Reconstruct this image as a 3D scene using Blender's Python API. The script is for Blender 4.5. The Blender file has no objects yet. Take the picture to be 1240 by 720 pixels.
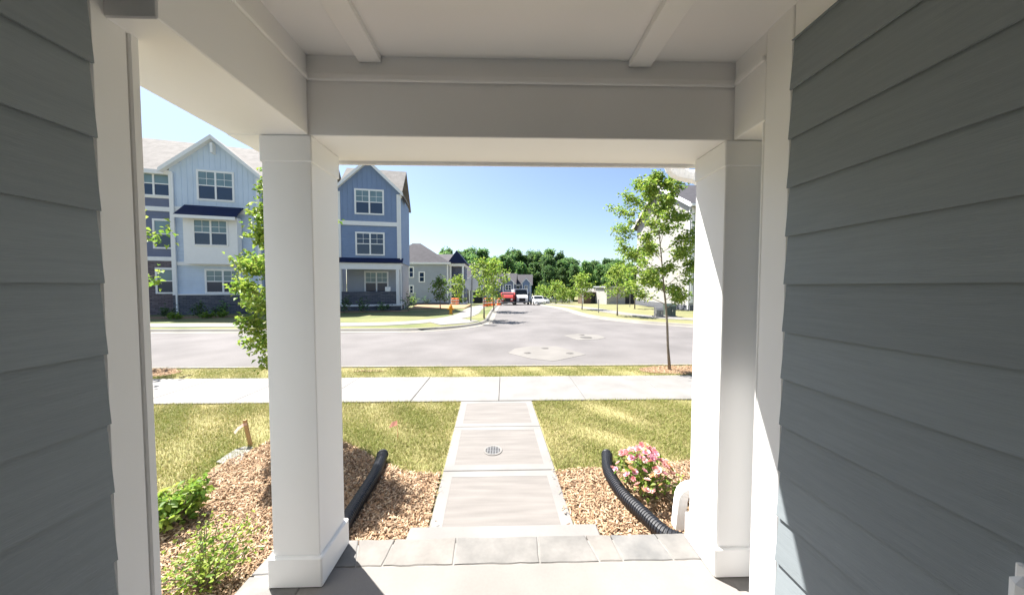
import bpy, math, random
import numpy as np
from mathutils import Vector, Matrix
R = math.radians
rnd = random.Random(7)
SC = bpy.context.scene
COL = SC.collection

# ------------------------------------------------------------------ camera, sky, sun, exposure
CAM_Z, YAW, PITCH, FPX = 1.94, R(1.4), R(2.04), 365.0
cd = bpy.data.cameras.new('camera'); cam = bpy.data.objects.new('camera', cd); COL.objects.link(cam)
cd.sensor_width = 36; cd.lens = FPX / 1240 * 36; cd.clip_start = 0.02; cd.clip_end = 2000
cam.location = (0, 0, CAM_Z); cam.rotation_euler = (math.pi/2 - PITCH, 0, -YAW)
SC.camera = cam
SUN = Vector((-1.19, 1.0, 2.45)).normalized()
world = bpy.data.worlds.new('World'); SC.world = world; world.use_nodes = True
wn = world.node_tree; bg = wn.nodes['Background']
sky = wn.nodes.new('ShaderNodeTexSky'); sky.sky_type = 'NISHITA'; sky.sun_disc = False
sky.sun_elevation = math.asin(SUN.z); sky.sun_rotation = math.atan2(SUN.x, SUN.y)
sky.altitude = 100; sky.air_density = 1.0; sky.dust_density = 1.2; sky.ozone_density = 1.5
wn.links.new(sky.outputs[0], bg.inputs[0]); bg.inputs[1].default_value = 0.066
sl = bpy.data.lights.new('sun', 'SUN'); sl.energy = 5.0; sl.angle = R(0.53); sl.color = (1.0, 0.955, 0.89)
so = bpy.data.objects.new('sun', sl); COL.objects.link(so)
so.rotation_euler = (-SUN).to_track_quat('-Z', 'Y').to_euler(); so.location = (-20, 20, 40)
SC.view_settings.view_transform = 'Standard'; SC.view_settings.look = 'None'
SC.view_settings.exposure = 1.65; SC.view_settings.gamma = 1.0
SC.render.engine = 'CYCLES'
SC.cycles.use_denoising = True
SC.cycles.max_bounces = 12; SC.cycles.diffuse_bounces = 10; SC.cycles.transparent_max_bounces = 8

# ------------------------------------------------------------------ helpers
def ray(px, py):
    v = Vector(((px-620)/FPX, (360-py)/FPX, -1.0))
    return Matrix.Rotation(-YAW, 3, 'Z') @ Matrix.Rotation(math.pi/2-PITCH, 3, 'X') @ v
def g(px, py, z=0.0):                       # a spot on level ground of height z
    v = ray(px, py); t = (z-CAM_Z)/v.z; return (v.x*t, v.y*t)
def wx(px, y):                              # world x of picture column px at distance y
    return y*math.tan(math.atan((px-620)/FPX)+YAW)
ORG = {}
class MB:
    def __init__(s): s.v = []; s.f = []; s.m = []; s.mi = 0
    def add(s, vs, fs):
        o = len(s.v); s.v += [tuple(p) for p in vs]; s.f += [tuple(i+o for i in f) for f in fs]; s.m += [s.mi]*len(fs); return s
    def box(s, x0, x1, y0, y1, z0, z1, M=None):
        vs = [(x0,y0,z0),(x1,y0,z0),(x1,y1,z0),(x0,y1,z0),(x0,y0,z1),(x1,y0,z1),(x1,y1,z1),(x0,y1,z1)]
        if M: vs = [M @ Vector(p) for p in vs]
        return s.add(vs, [(3,2,1,0),(4,5,6,7),(0,1,5,4),(1,2,6,5),(2,3,7,6),(3,0,4,7)])
    def bbox(s, x0, x1, y0, y1, z0, z1, b=.006, M=None):     # box with softened edges: three crossed slabs hull
        xs, ys, zs = (x0,x1), (y0,y1), (z0,z1); vs = []; fs = []
        idx = {}
        for i in (0,1):
            for j in (0,1):
                for k in (0,1):
                    sx, sy, sz = (b if i==0 else -b), (b if j==0 else -b), (b if k==0 else -b)
                    for a, p in enumerate(((xs[i],ys[j]+sy,zs[k]+sz),(xs[i]+sx,ys[j],zs[k]+sz),(xs[i]+sx,ys[j]+sy,zs[k]))):
                        idx[i,j,k,a] = len(vs); vs.append(p)
        q = lambda *c: fs.append(tuple(idx[x] for x in c))
        q((0,0,0,0),(0,0,1,0),(0,1,1,0),(0,1,0,0)); q((1,0,0,0),(1,1,0,0),(1,1,1,0),(1,0,1,0))
        q((0,0,0,1),(1,0,0,1),(1,0,1,1),(0,0,1,1)); q((0,1,0,1),(0,1,1,1),(1,1,1,1),(1,1,0,1))
        q((0,0,0,2),(0,1,0,2),(1,1,0,2),(1,0,0,2)); q((0,0,1,2),(1,0,1,2),(1,1,1,2),(0,1,1,2))
        for k in (0,1):
            for i in (0,1): q((i,0,k,0),(i,0,k,2),(i,1,k,2),(i,1,k,0))
            for j in (0,1): q((0,j,k,1),(0,j,k,2),(1,j,k,2),(1,j,k,1))
        for i in (0,1):
            for j in (0,1): q((i,j,0,0),(i,j,0,1),(i,j,1,1),(i,j,1,0))
        for i in (0,1):
            for j in (0,1):
                for k in (0,1): q((i,j,k,0),(i,j,k,1),(i,j,k,2))
        if M: vs = [M @ Vector(p) for p in vs]
        return s.add(vs, fs)
    def prism(s, poly, z0, z1, M=None, top=None):   # outline in xy extruded in z
        n = len(poly); t = top or poly
        vs = [(p[0],p[1],z0) for p in poly] + [(p[0],p[1],z1) for p in t]
        if M: vs = [M @ Vector(p) for p in vs]
        return s.add(vs, [tuple(range(n-1,-1,-1)), tuple(range(n,2*n))] + [(i,(i+1)%n,(i+1)%n+n,i+n) for i in range(n)])
    def extr(s, poly, a0, a1, axis='x'):     # outline in the plane across axis
        n = len(poly)
        P = (lambda a,p:(a,p[0],p[1])) if axis=='x' else (lambda a,p:(p[0],a,p[1]))
        vs = [P(a0,p) for p in poly] + [P(a1,p) for p in poly]
        return s.add(vs, [tuple(range(n-1,-1,-1)), tuple(range(n,2*n))] + [(i,(i+1)%n,(i+1)%n+n,i+n) for i in range(n)])
    def tube(s, path, rad, n=10, cap=True, sq=None):
        path = [Vector(p) for p in path]; m = len(path)
        if not hasattr(rad, '__len__'): rad = [rad]*m
        vs = []; up = Vector((0,0,1)); pr = None
        for i, p in enumerate(path):
            t = (path[min(i+1,m-1)] - path[max(i-1,0)]).normalized()
            if pr is None: a = t.cross(up if abs(t.z)<.9 else Vector((1,0,0))).normalized()
            else: a = (pr - t*pr.dot(t)).normalized()
            pr = a; b = t.cross(a)
            for k in range(n):
                w = 2*math.pi*k/n; c, d = math.cos(w), math.sin(w)
                if sq: e = (abs(c)**sq+abs(d)**sq)**(-1/sq); c *= e; d *= e
                vs.append(p + a*(rad[i]*c) + b*(rad[i]*d))
        fs = [(i*n+k, i*n+(k+1)%n, (i+1)*n+(k+1)%n, (i+1)*n+k) for i in range(m-1) for k in range(n)]
        if cap: fs += [tuple(range(n-1,-1,-1)), tuple(range((m-1)*n, m*n))]
        return s.add(vs, fs)
    def lathe(s, prof, n=16, c=(0,0,0), M=None):
        vs = []; m = len(prof)
        for r, z in prof:
            for k in range(n):
                w = 2*math.pi*k/n; vs.append(Vector((c[0]+r*math.cos(w), c[1]+r*math.sin(w), c[2]+z)))
        if M: vs = [M @ p for p in vs]
        fs = [(i*n+k, i*n+(k+1)%n, (i+1)*n+(k+1)%n, (i+1)*n+k) for i in range(m-1) for k in range(n)]
        fs += [tuple(range(n-1,-1,-1)), tuple(range((m-1)*n, m*n))]
        return s.add(vs, fs)
    def mesh(s, name, mat, org=(0,0,0), smooth=False):
        me = bpy.data.meshes.new(name)
        me.from_pydata([(p[0]-org[0],p[1]-org[1],p[2]-org[2]) for p in s.v], [], s.f)
        for m in (mat if isinstance(mat, (list,tuple)) else [mat]): me.materials.append(m)
        if any(s.m): me.polygons.foreach_set('material_index', s.m)
        if smooth: me.polygons.foreach_set('use_smooth', [True]*len(s.f))
        return me
    def build(s, name, mat, parent=None, smooth=False):
        org = ORG.get(parent.name, (0,0,0)) if parent else (0,0,0)
        o = bpy.data.objects.new(name, s.mesh(name, mat, org, smooth)); COL.objects.link(o)
        if parent: o.parent = parent; ORG[o.name] = org
        return o
def tag(o, label=None, cat=None, group=None, kind=None):
    for k, x in (('label',label),('category',cat),('group',group),('kind',kind)):
        if x: o[k] = x
    return o
def thing(name, label, cat, loc=(0,0,0), rz=0, group=None, world_coords=True):
    o = bpy.data.objects.new(name, None); COL.objects.link(o); o.location = loc; o.rotation_euler = (0,0,rz)
    o.empty_display_size = .2
    ORG[o.name] = tuple(loc) if world_coords else (0,0,0)
    return tag(o, label, cat, group)
def link(name, me, parent, loc=(0,0,0), rot=(0,0,0), scale=(1,1,1)):
    o = bpy.data.objects.new(name, me); COL.objects.link(o); o.parent = parent
    o.location = loc; o.rotation_euler = rot; o.scale = scale; return o
def copy_tree(root, loc, rz=0, sc=1.0, label=None, group=None):
    def cp(o, par):
        c = o.copy(); COL.objects.link(c); c.parent = par
        for ch in kids.get(o.name, []): cp(ch, c)
        return c
    kids = {}
    def walk(o):
        kids[o.name] = list(o.children)
        for ch in o.children: walk(ch)
    walk(root)
    r = cp(root, None); r.location = loc; r.rotation_euler = (0,0,rz); r.scale = (sc,)*3 if not hasattr(sc,'__len__') else sc
    if label: r['label'] = label
    if group: r['group'] = group
    return r
def npmesh(name, V, F, mats, mi=None, smooth=False):
    V = np.asarray(V, np.float32); F = np.asarray(F, np.int32); k = F.shape[1]
    me = bpy.data.meshes.new(name); me.vertices.add(len(V)); me.vertices.foreach_set('co', V.ravel())
    me.loops.add(F.size); me.loops.foreach_set('vertex_index', F.ravel())
    me.polygons.add(len(F)); me.polygons.foreach_set('loop_start', np.arange(0, F.size, k, dtype=np.int32))
    for m in mats: me.materials.append(m)
    if mi is not None: me.polygons.foreach_set('material_index', np.asarray(mi, np.int32))
    if smooth: me.polygons.foreach_set('use_smooth', np.ones(len(F), bool))
    me.update(); me.validate(); return me

# ------------------------------------------------------------------ materials
def mat(name, col, rough=.6, var=.12, scale=3., bump=0., bscale=60., stretch=(1,1,1), col2=None, spec=.4,
        metal=0., rand=0., detail=4., trans=0., bdist=.01, world=False, fine=0., fscale=120.):
    m = bpy.data.materials.new(name); m.use_nodes = True; nt = m.node_tree; N = nt.nodes; L = nt.links
    b = N['Principled BSDF']; b.inputs['Roughness'].default_value = rough; b.inputs['Metallic'].default_value = metal
    b.inputs['Specular IOR Level'].default_value = spec
    tc = N.new('ShaderNodeTexCoord'); mp = N.new('ShaderNodeMapping'); mp.inputs['Scale'].default_value = stretch
    if world:
        ge = N.new('ShaderNodeNewGeometry'); L.new(ge.outputs['Position'], mp.inputs[0])
    else: L.new(tc.outputs['Object'], mp.inputs[0])
    c1 = tuple(max(0,x*(1-var)) for x in col); c2 = col2 or tuple(min(1,x*(1+var)) for x in col)
    nz = N.new('ShaderNodeTexNoise'); nz.inputs['Scale'].default_value = scale; nz.inputs['Detail'].default_value = detail
    L.new(mp.outputs[0], nz.inputs['Vector'])
    rp = N.new('ShaderNodeValToRGB'); rp.color_ramp.elements[0].position = .32; rp.color_ramp.elements[1].position = .68
    rp.color_ramp.elements[0].color = (*c1,1); rp.color_ramp.elements[1].color = (*c2,1)
    L.new(nz.outputs[0], rp.inputs[0]); out = rp.outputs[0]
    def scaleby(src, out, lo, hi):
        mr = N.new('ShaderNodeMapRange'); mr.inputs[3].default_value = lo; mr.inputs[4].default_value = hi
        L.new(src, mr.inputs[0]); mx = N.new('ShaderNodeMix'); mx.data_type = 'RGBA'; mx.blend_type = 'MULTIPLY'
        mx.inputs[0].default_value = 1; L.new(out, mx.inputs[6]); L.new(mr.outputs[0], mx.inputs[7]); return mx.outputs[2]
    if fine:
        n2 = N.new('ShaderNodeTexNoise'); n2.inputs['Scale'].default_value = fscale; n2.inputs['Detail'].default_value = 3
        L.new(mp.outputs[0], n2.inputs['Vector']); out = scaleby(n2.outputs[0], out, 1-fine, 1+fine)
    if rand:
        oi = N.new('ShaderNodeObjectInfo'); out = scaleby(oi.outputs['Random'], out, 1-rand, 1+rand)
    L.new(out, b.inputs['Base Color'])
    if bump:
        nb = N.new('ShaderNodeTexNoise'); nb.inputs['Scale'].default_value = bscale; nb.inputs['Detail'].default_value = 5
        L.new(mp.outputs[0], nb.inputs['Vector']); bp = N.new('ShaderNodeBump'); bp.inputs['Strength'].default_value = bump
        bp.inputs['Distance'].default_value = bdist; L.new(nb.outputs[0], bp.inputs['Height']); L.new(bp.outputs[0], b.inputs['Normal'])
    if trans:
        tr = N.new('ShaderNodeBsdfTranslucent'); L.new(out, tr.inputs[0]); mx = N.new('ShaderNodeMixShader')
        mx.inputs[0].default_value = trans; L.new(b.outputs[0], mx.inputs[1]); L.new(tr.outputs[0], mx.inputs[2])
        L.new(mx.outputs[0], N['Material Output'].inputs[0])
    return m
def lap_mat(name, col, pitch=.18, rough=.6):      # far lap siding: fine courses as relief
    m = mat(name, col, rough, .05, 1.5); nt = m.node_tree; N = nt.nodes; L = nt.links
    tc = N.new('ShaderNodeTexCoord'); sp = N.new('ShaderNodeSeparateXYZ'); L.new(tc.outputs['Object'], sp.inputs[0])
    d = N.new('ShaderNodeMath'); d.operation = 'DIVIDE'; d.inputs[1].default_value = pitch; L.new(sp.outputs[2], d.inputs[0])
    fr = N.new('ShaderNodeMath'); fr.operation = 'FRACT'; L.new(d.outputs[0], fr.inputs[0])
    bp = N.new('ShaderNodeBump'); bp.inputs['Strength'].default_value = 1; bp.inputs['Distance'].default_value = .02; bp.invert = True
    L.new(fr.outputs[0], bp.inputs['Height']); L.new(bp.outputs[0], N['Principled BSDF'].inputs['Normal']); return m
def stone_mat(name, c1, c2, mortar, sx=2.2, sz=6.):
    m = bpy.data.materials.new(name); m.use_nodes = True; nt = m.node_tree; N = nt.nodes; L = nt.links; b = N['Principled BSDF']
    tc = N.new('ShaderNodeTexCoord'); mp = N.new('ShaderNodeMapping'); mp.inputs['Rotation'].default_value = (R(90),0,0)
    mp.inputs['Scale'].default_value = (1,1,1); L.new(tc.outputs['Object'], mp.inputs[0])
    br = N.new('ShaderNodeTexBrick'); br.inputs['Color1'].default_value = (*c1,1); br.inputs['Color2'].default_value = (*c2,1)
    br.inputs['Mortar'].default_value = (*mortar,1); br.inputs['Scale'].default_value = 1.0; br.inputs['Mortar Size'].default_value = .012
    br.inputs['Brick Width'].default_value = .45; br.inputs['Row Height'].default_value = .12
    L.new(mp.outputs[0], br.inputs[0]); L.new(br.outputs[0], b.inputs['Base Color']); b.inputs['Roughness'].default_value = .8
    bp = N.new('ShaderNodeBump'); bp.inputs['Distance'].default_value = .03; bp.invert = True; L.new(br.outputs[1], bp.inputs['Height']); L.new(bp.outputs[0], b.inputs['Normal'])
    return m

M_ = {}
M_['white'] = mat('white_paint', (.875,.87,.865), .45, .02, 1.2, bump=.05, bscale=90, bdist=.002)
M_['ceil'] = mat('ceiling_paint', (.885,.88,.875), .6, .02, 1.0, bump=.04, bscale=120, bdist=.002)
M_['trimwhite'] = mat('far_white_trim', (.80,.80,.80), .5, .02)
M_['siding'] = mat('siding_paint', (.235,.268,.29), .62, .045, 2, bump=.30, bscale=10, stretch=(12,2.6,36), rand=.07, bdist=.003, world=True, fine=.05, fscale=9)
M_['concrete'] = mat('concrete', (.205,.196,.187), .85, .15, 1.7, detail=9, bump=.15, bscale=180, bdist=.003, fine=.08, fscale=90, world=True)
M_['concrete_edge'] = mat('concrete_trowelled', (.205,.198,.19), .75, .11, 2.3, detail=9, bump=.05, bscale=150, bdist=.002, fine=.05, fscale=60, world=True)
M_['broom'] = mat('concrete_broomed', (.182,.17,.16), .9, .12, 1.9, detail=9, bump=.4, bscale=30, stretch=(1,9,1), bdist=.003, fine=.08, fscale=70, world=True)
M_['porchslab'] = mat('porch_concrete', (.21,.196,.183), .8, .12, 2.0, detail=9, bump=.15, bscale=150, bdist=.002, fine=.06, fscale=80, world=True)
M_['kerb'] = mat('kerb_concrete', (.235,.22,.195), .85, .12, 1.0, bump=.2, bscale=60, fine=.1, fscale=30, world=True)
M_['asphalt'] = mat('asphalt', (.146,.137,.135), .9, .17, .55, bump=.4, bscale=160, bdist=.006, fine=.16, fscale=55, world=True, detail=10)
M_['pad'] = mat('road_concrete', (.18,.17,.158), .9, .08, 1.5, fine=.08, fscale=40, world=True)
M_['iron'] = mat('cast_iron', (.13,.12,.11), .6, .2, 20, metal=.4, bump=.2)
M_['lawn'] = mat('lawn_soil', (.20,.20,.07), .95, .1, 1.4, col2=(.30,.26,.12), bump=.5, bscale=70, fine=.3, fscale=60, bdist=.02, world=True)
M_['farlawn'] = mat('far_lawn', (.11,.145,.045), .95, .12, .35, col2=(.21,.20,.085), bump=.5, bscale=25, bdist=.04, fine=.25, fscale=14, world=True)
M_['drylawn'] = mat('dry_lawn', (.165,.175,.07), .95, .1, .3, col2=(.225,.205,.10), bump=.4, bscale=20, bdist=.03, fine=.2, fscale=12, world=True)
M_['earth'] = mat('ground_earth', (.12,.13,.05), .95, .2, .1, world=True)
M_['mulch'] = mat('mulch_bed', (.22,.135,.075), .95, .3, 14, col2=(.36,.24,.14), bump=.8, bscale=70, bdist=.02, fine=.3, fscale=60, world=True)
for i, c in enumerate([(.43,.295,.185),(.33,.205,.12),(.52,.395,.27),(.16,.10,.062)]): M_['chip%d'%i] = mat('wood_chip_%d'%i, c, .9, .1, 30)
for i, c in enumerate([(.22,.25,.06),(.30,.30,.09),(.42,.37,.17)]): M_['blade%d'%i] = mat('grass_blade_%d'%i, c, .7, .08, 2, trans=.3)
for i, c in enumerate([(.26,.37,.055),(.15,.27,.04),(.35,.43,.09)]): M_['leaf%d'%i] = mat('young_leaf_%d'%i, c, .5, .15, 3, trans=.5)
for i, c in enumerate([(.13,.25,.085),(.21,.33,.09),(.085,.19,.08)]): M_['fleaf%d'%i] = mat('forest_leaf_%d'%i, c, .6, .15, .3, trans=.5, rand=.42)
M_['dleaf'] = mat('dark_leaf', (.035,.075,.022), .5, .2, 6, trans=.2)
M_['bark'] = mat('bark', (.23,.19,.155), .9, .25, 12, bump=.6, bscale=40, stretch=(1,1,.25))
M_['black'] = mat('black_plastic', (.016,.018,.024), .38, .2, 8, spec=.5)
M_['stakewood'] = mat('stake_wood', (.50,.30,.15), .8, .15, 12, stretch=(1,1,.2))
M_['pink'] = mat('marker_pink', (.85,.40,.33), .6, .05, trans=.35)
M_['ribbon'] = mat('marker_ribbon', (.85,.60,.55), .6, .05, trans=.35)
for i, c in enumerate([(.75,.32,.33),(.82,.52,.50),(.85,.62,.38),(.80,.45,.55)]): M_['petal%d'%i] = mat('petal_%d'%i, c, .6, .1, 20, trans=.3)
def flag_mat(name, c, c2): return mat(name, c, .75, .1, 6, col2=c2, bump=.35, bscale=18, bdist=.008, fine=.1, fscale=40, world=True, detail=6)
M_['flag0'] = flag_mat('flagstone_grey', (.15,.146,.139), (.205,.197,.186)); M_['flag1'] = flag_mat('flagstone_tan', (.18,.169,.156), (.215,.202,.186)); M_['flag2'] = flag_mat('flagstone_blue', (.142,.142,.14), (.20,.195,.187))
M_['mortar'] = mat('mortar', (.225,.214,.202), .9, .1, 20)
# far houses
M_['ltblue'] = lap_mat('light_blue_lap_siding', (.55,.64,.76)); M_['ltblue_p'] = mat('light_blue_panel', (.55,.64,.76), .6, .04, 1)
M_['slate'] = lap_mat('slate_lap_siding', (.15,.17,.25)); M_['blue'] = lap_mat('blue_lap_siding', (.19,.26,.41)); M_['blue_p'] = mat('blue_panel', (.19,.26,.41), .6, .04, 1)
M_['grey'] = lap_mat('grey_lap_siding', (.36,.385,.43)); M_['cream'] = lap_mat('cream_lap_siding', (.35,.34,.325))
M_['navy'] = mat('navy_metal_roof', (.010,.018,.062), .6, .1, 2, spec=.2)
M_['shingle'] = mat('roof_shingle', (.21,.195,.18), .9, .15, 2, fine=.2, fscale=16); M_['dshingle'] = mat('dark_roof_shingle', (.065,.062,.07), .9, .15, 2, fine=.2, fscale=14)
M_['stone'] = stone_mat('ledge_stone', (.075,.085,.115), (.15,.155,.18), (.05,.05,.06)); M_['brick'] = stone_mat('purple_stone', (.115,.09,.105), (.20,.165,.18), (.07,.06,.07))
M_['glass'] = mat('window_glass', (.018,.035,.075), .06, .1, .6, spec=.7); M_['glassup'] = mat('window_glass_blind', (.16,.24,.27), .12, .15, .8, spec=.6)
M_['darkvoid'] = mat('dark_opening', (.03,.03,.033), .8, .1)
M_['post'] = mat('galvanised_post', (.22,.22,.22), .5, .1, 10, metal=.6); M_['signback'] = mat('sign_aluminium', (.50,.52,.54), .45, .06, 3, metal=.3)
M_['hydrant'] = mat('hydrant_orange', (.75,.33,.02), .45, .08); M_['orange'] = mat('orange_plastic', (.85,.18,.03), .6, .08)
M_['redpaint'] = mat('red_paint', (.45,.04,.03), .35, .05); M_['carwhite'] = mat('white_car_paint', (.75,.76,.77), .25, .03); M_['carsilver'] = mat('silver_car_paint', (.42,.44,.46), .25, .03, metal=.3); M_['carglass'] = mat('car_glass', (.015,.02,.025), .25, .05, spec=.25)
M_['tyre'] = mat('tyre_rubber', (.02,.02,.02), .8, .1); M_['chrome'] = mat('bright_metal', (.5,.5,.5), .25, .05, metal=.9); M_['lamp'] = mat('lamp_glass', (.75,.75,.72), .15, .03)
M_['cabinet'] = mat('cabinet_green', (.06,.085,.07), .5, .08); M_['dirt'] = mat('bare_earth', (.32,.20,.11), .95, .2, 2, bump=.5, bscale=20, world=True)
M_['timber'] = mat('brown_timber', (.14,.10,.075), .8, .15, 4)
M_['doorpaint'] = mat('door_paint', (.03,.035,.045), .4, .05)

# ------------------------------------------------------------------ terrain
def zt(y):
    if y < 22: return 0.
    t = y-22
    if t < 10: return -.042*t*t/20
    if t < 80: return -.21 - .042*(t-10)
    return -3.15 - .42*(1-math.exp(-(t-80)/30.))
A0, A1 = 7.52, 13.9            # street running across
XL, XR, RL, RR = -.95, 5.6, 4.0, 8.5   # side street running away
def left(y):  return XL if y >= A1+RL else XL-RL+math.sqrt(max(0, RL*RL-(A1+RL-y)**2))
def right(y): return XR if y >= A1+RR else XR+RR-math.sqrt(max(0, RR*RR-(A1+RR-y)**2))
def rows(y0, y1):
    ys = []; y = y0
    while y < y1: ys.append(y); y += .25 if y < A1+2 else (.8 if y < 30 else 3.)
    return ys+[y1]
def sheet(mb, ys, fl, fr, zo, nx=6):
    vs = []; fs = []
    for y in ys:
        a, b = fl(y), fr(y)
        for k in range(nx+1): vs.append((a+(b-a)*k/nx, y, zt(y)+zo))
    n = nx+1
    for i in range(len(ys)-1):
        for k in range(nx): fs.append((i*n+k, i*n+k+1, (i+1)*n+k+1, (i+1)*n+k))
    mb.add(vs, fs); return mb
m = MB(); sheet(m, [-40,1,7,14]+rows(22,140)+[300,900], lambda y:-600, lambda y:600, -.35, 4)
tag(m.build('ground', M_['earth']), kind='structure')
m = MB(); ys = rows(A1, 130)
m.add([(-120,A0,-.12),(120,A0,-.12),(120,A1,-.12),(-120,A1,-.12)], [(0,1,2,3)])
sheet(m, ys, left, right, -.12)
tag(m.build('road', M_['asphalt']), kind='structure')
def ribbon(mb, path, w, zo, th=.05):
    n = len(path); vs = []
    for i in range(n):
        p = Vector(path[i]).to_2d(); t = (Vector(path[min(i+1,n-1)]).to_2d()-Vector(path[max(i-1,0)]).to_2d()).normalized(); q = Vector((-t.y, t.x))*w/2
        for s_ in (1,-1):
            c = p+q*s_; z = zt(c.y)+zo; vs += [(c.x,c.y,z-th),(c.x,c.y,z)]
    fs = []
    for i in range(n-1):
        a, b = i*4, i*4+4
        fs += [(a+1,a+3,b+3,b+1),(a,a+1,b+1,b),(a+3,a+2,b+2,b+3)]
    fs += [(0,2,3,1),((n-1)*4+1,(n-1)*4+3,(n-1)*4+2,(n-1)*4)]
    mb.add(vs, fs); return mb
def kerb(name, path, side):      # gutter pan then rolled kerb; side = which way the kerb lies from the road edge
    prof = [(0,-.14),(0,-.112),(.30,-.105),(.34,-.07),(.40,.0),(.46,.014),(.52,.012),(.52,-.2)]
    mb = MB(); n = len(path); vs = []; k = len(prof)
    for i in range(n):
        p = Vector(path[i]); t = (Vector(path[min(i+1,n-1)])-Vector(path[max(i-1,0)])).normalized(); q = Vector((-t.y,t.x))*side
        for a, z in prof: c = p+q*(a-.30); vs.append((c.x,c.y,zt(c.y)+z))
    fs = [(i*k+j, i*k+j+1, (i+1)*k+j+1, (i+1)*k+j) for i in range(n-1) for j in range(k-1)]
    mb.add(vs, fs); return tag(mb.build(name, M_['kerb']), kind='structure')
kerb('kerb', [(-120,A0),(-30,A0),(0,A0),(30,A0),(120,A0)], -1)
arcL = [(XL-RL+RL*math.sin(a), A1+RL-RL*math.cos(a)) for a in [R(x) for x in range(0,91,6)]]
arcR = [(XR+RR-RR*math.sin(a), A1+RR-RR*math.cos(a)) for a in [R(x) for x in range(0,91,5)]]
kerb('kerb', [(-120,A1),(-30,A1)]+arcL+[(XL,y) for y in (19,22,25,28,32,36,40,50,60,70,80,90,100,115,130)], 1)
kerb('kerb', [(120,A1),(30,A1)]+arcR+[(XR,y) for y in (24,28,32,36,40,50,60,70,80,90,100,115,130)], -1)
# far lawns and pavements
KW = .20
m = MB(); sheet(m, rows(A1+KW, 200), lambda y:-120, lambda y: left(max(A1,y-.0))-KW, 0, 8); tag(m.build('lawn', M_['farlawn']), kind='structure')
m = MB(); sheet(m, rows(A1+KW, 200), lambda y: right(y)+KW, lambda y:120, 0, 8); tag(m.build('lawn', M_['drylawn']), kind='structure')
def smooth_path(P, n=5):
    out = []
    for i in range(len(P)-1):
        p0, p1, p2, p3 = [Vector(P[max(0,min(len(P)-1,j))]) for j in (i-1,i,i+1,i+2)]
        for k in range(n):
            t = k/n; out.append(.5*((2*p1)+(p2-p0)*t+(2*p0-5*p1+4*p2-p3)*t*t+(3*p1-p0-3*p2+p3)*t**3))
    return out+[Vector(P[-1])]
m = MB(); ribbon(m, smooth_path([(-2.75,118),(-2.75,60),(-2.75,34),(-2.7,26),(-2.65,21.5),(-3.3,18.6),(-5.4,16.2),(-9,15.55),(-20,15.5),(-60,15.5)]), 1.5, .018); tag(m.build('pavement', M_['concrete']), kind='structure')
m = MB(); ribbon(m, smooth_path([(8.1,118),(8.1,60),(8.0,34),(8.0,27),(8.3,22.5),(9.4,19.4),(11.4,17.6),(15,16.7),(30,16.6),(60,16.6)]), 1.4, .018); tag(m.build('pavement', M_['concrete']), kind='structure')
m = MB(); m.prism([(-3.2,15.2),(-1.9,16.0),(-1.45,17.0),(-2.6,18.2),(-4.2,16.6)], -.05, .024); tag(m.build('kerb_ramp', M_['concrete']), kind='structure')

# near ground: lawn, verge, pavement with panels, walkway
HB = 1.43
SY0, SY1 = 5.08, 6.46
m = MB(); m.add([(-60,.0,-.02),(-1.42,.0,-.02),(-1.42,SY0+.03,-.02),(-60,SY0+.03,-.02)], [(0,1,2,3)])
m.add([(-1.42,1.8,-.02),(60,1.8,-.02),(60,SY0+.03,-.02),(-1.42,SY0+.03,-.02)], [(0,1,2,3)])
m.add([(1.5,-5,-.02),(60,-5,-.02),(60,1.8,-.02),(1.5,1.8,-.02)], [(0,1,2,3)])
tag(m.build('lawn', M_['lawn']), kind='structure')
m = MB(); m.add([(-60,SY1-.03,-.02),(60,SY1-.03,-.02),(60,A0-.2,-.012),(-60,A0-.2,-.012)], [(0,1,2,3)])
tag(m.build('verge', M_['lawn']), kind='structure')
m = MB(); m.box(-61,61,SY0,SY1,-.2,-.03); pav = tag(m.build('pavement', M_['darkvoid']), kind='structure')
x = -.10-1.5*22
mb = MB().bbox(.004,1.496,SY0,SY1,-.028,.004,.005); pm = mb.mesh('slab', M_['concrete_edge'])
while x < 32: link('slab', pm, pav, (x,0,rnd.uniform(-.002,.002))); x += 1.5
m = MB(); m.box(-.6,.62,2.0,5.07,-.2,-.03); walk = tag(m.build('walkway', M_['darkvoid']), kind='structure')
def wl(y): t = (y-2.1)/(5.07-2.1); return (-.60+t*(-.74+.60), .575+t*(.46-.575))
def wslab(y0, y1, hole=None):
    a0, b0 = wl(y0); a1, b1 = wl(y1); e = .105; q = .004
    ia0, ib0 = wl(y0+e); ia1, ib1 = wl(y1-e)
    o = [(a0,y0+q),(b0,y0+q),(b1,y1-q),(a1,y1-q)]; i = [(ia0+e,y0+e),(ib0-e,y0+e),(ib1-e,y1-e),(ia1+e,y1-e)]
    mb = MB(); r_ = .006
    oi = [(o[0][0]+r_,o[0][1]+r_),(o[1][0]-r_,o[1][1]+r_),(o[2][0]-r_,o[2][1]-r_),(o[3][0]+r_,o[3][1]-r_)]
    V = [(*p,-.05) for p in o]+[(*p,-.006) for p in o]+[(*p,.0) for p in oi]+[(*p,.0) for p in i]+[(*p,-.0015) for p in i]
    F = [(k+4*l,(k+1)%4+4*l,(k+1)%4+4*l+4,k+4*l+4) for l in range(4) for k in range(4)]
    mb.add(V,F); mb.mi = 1; mb.add([(*p,-.0015) for p in i], [(0,1,2,3)])
    return mb.build('slab', [M_['concrete_edge'],M_['broom']], walk)
wy = [2.10, g(597,569)[1], g(597,516)[1], 5.07]
for k in range(3): wslab(wy[k], wy[k+1])
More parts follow.
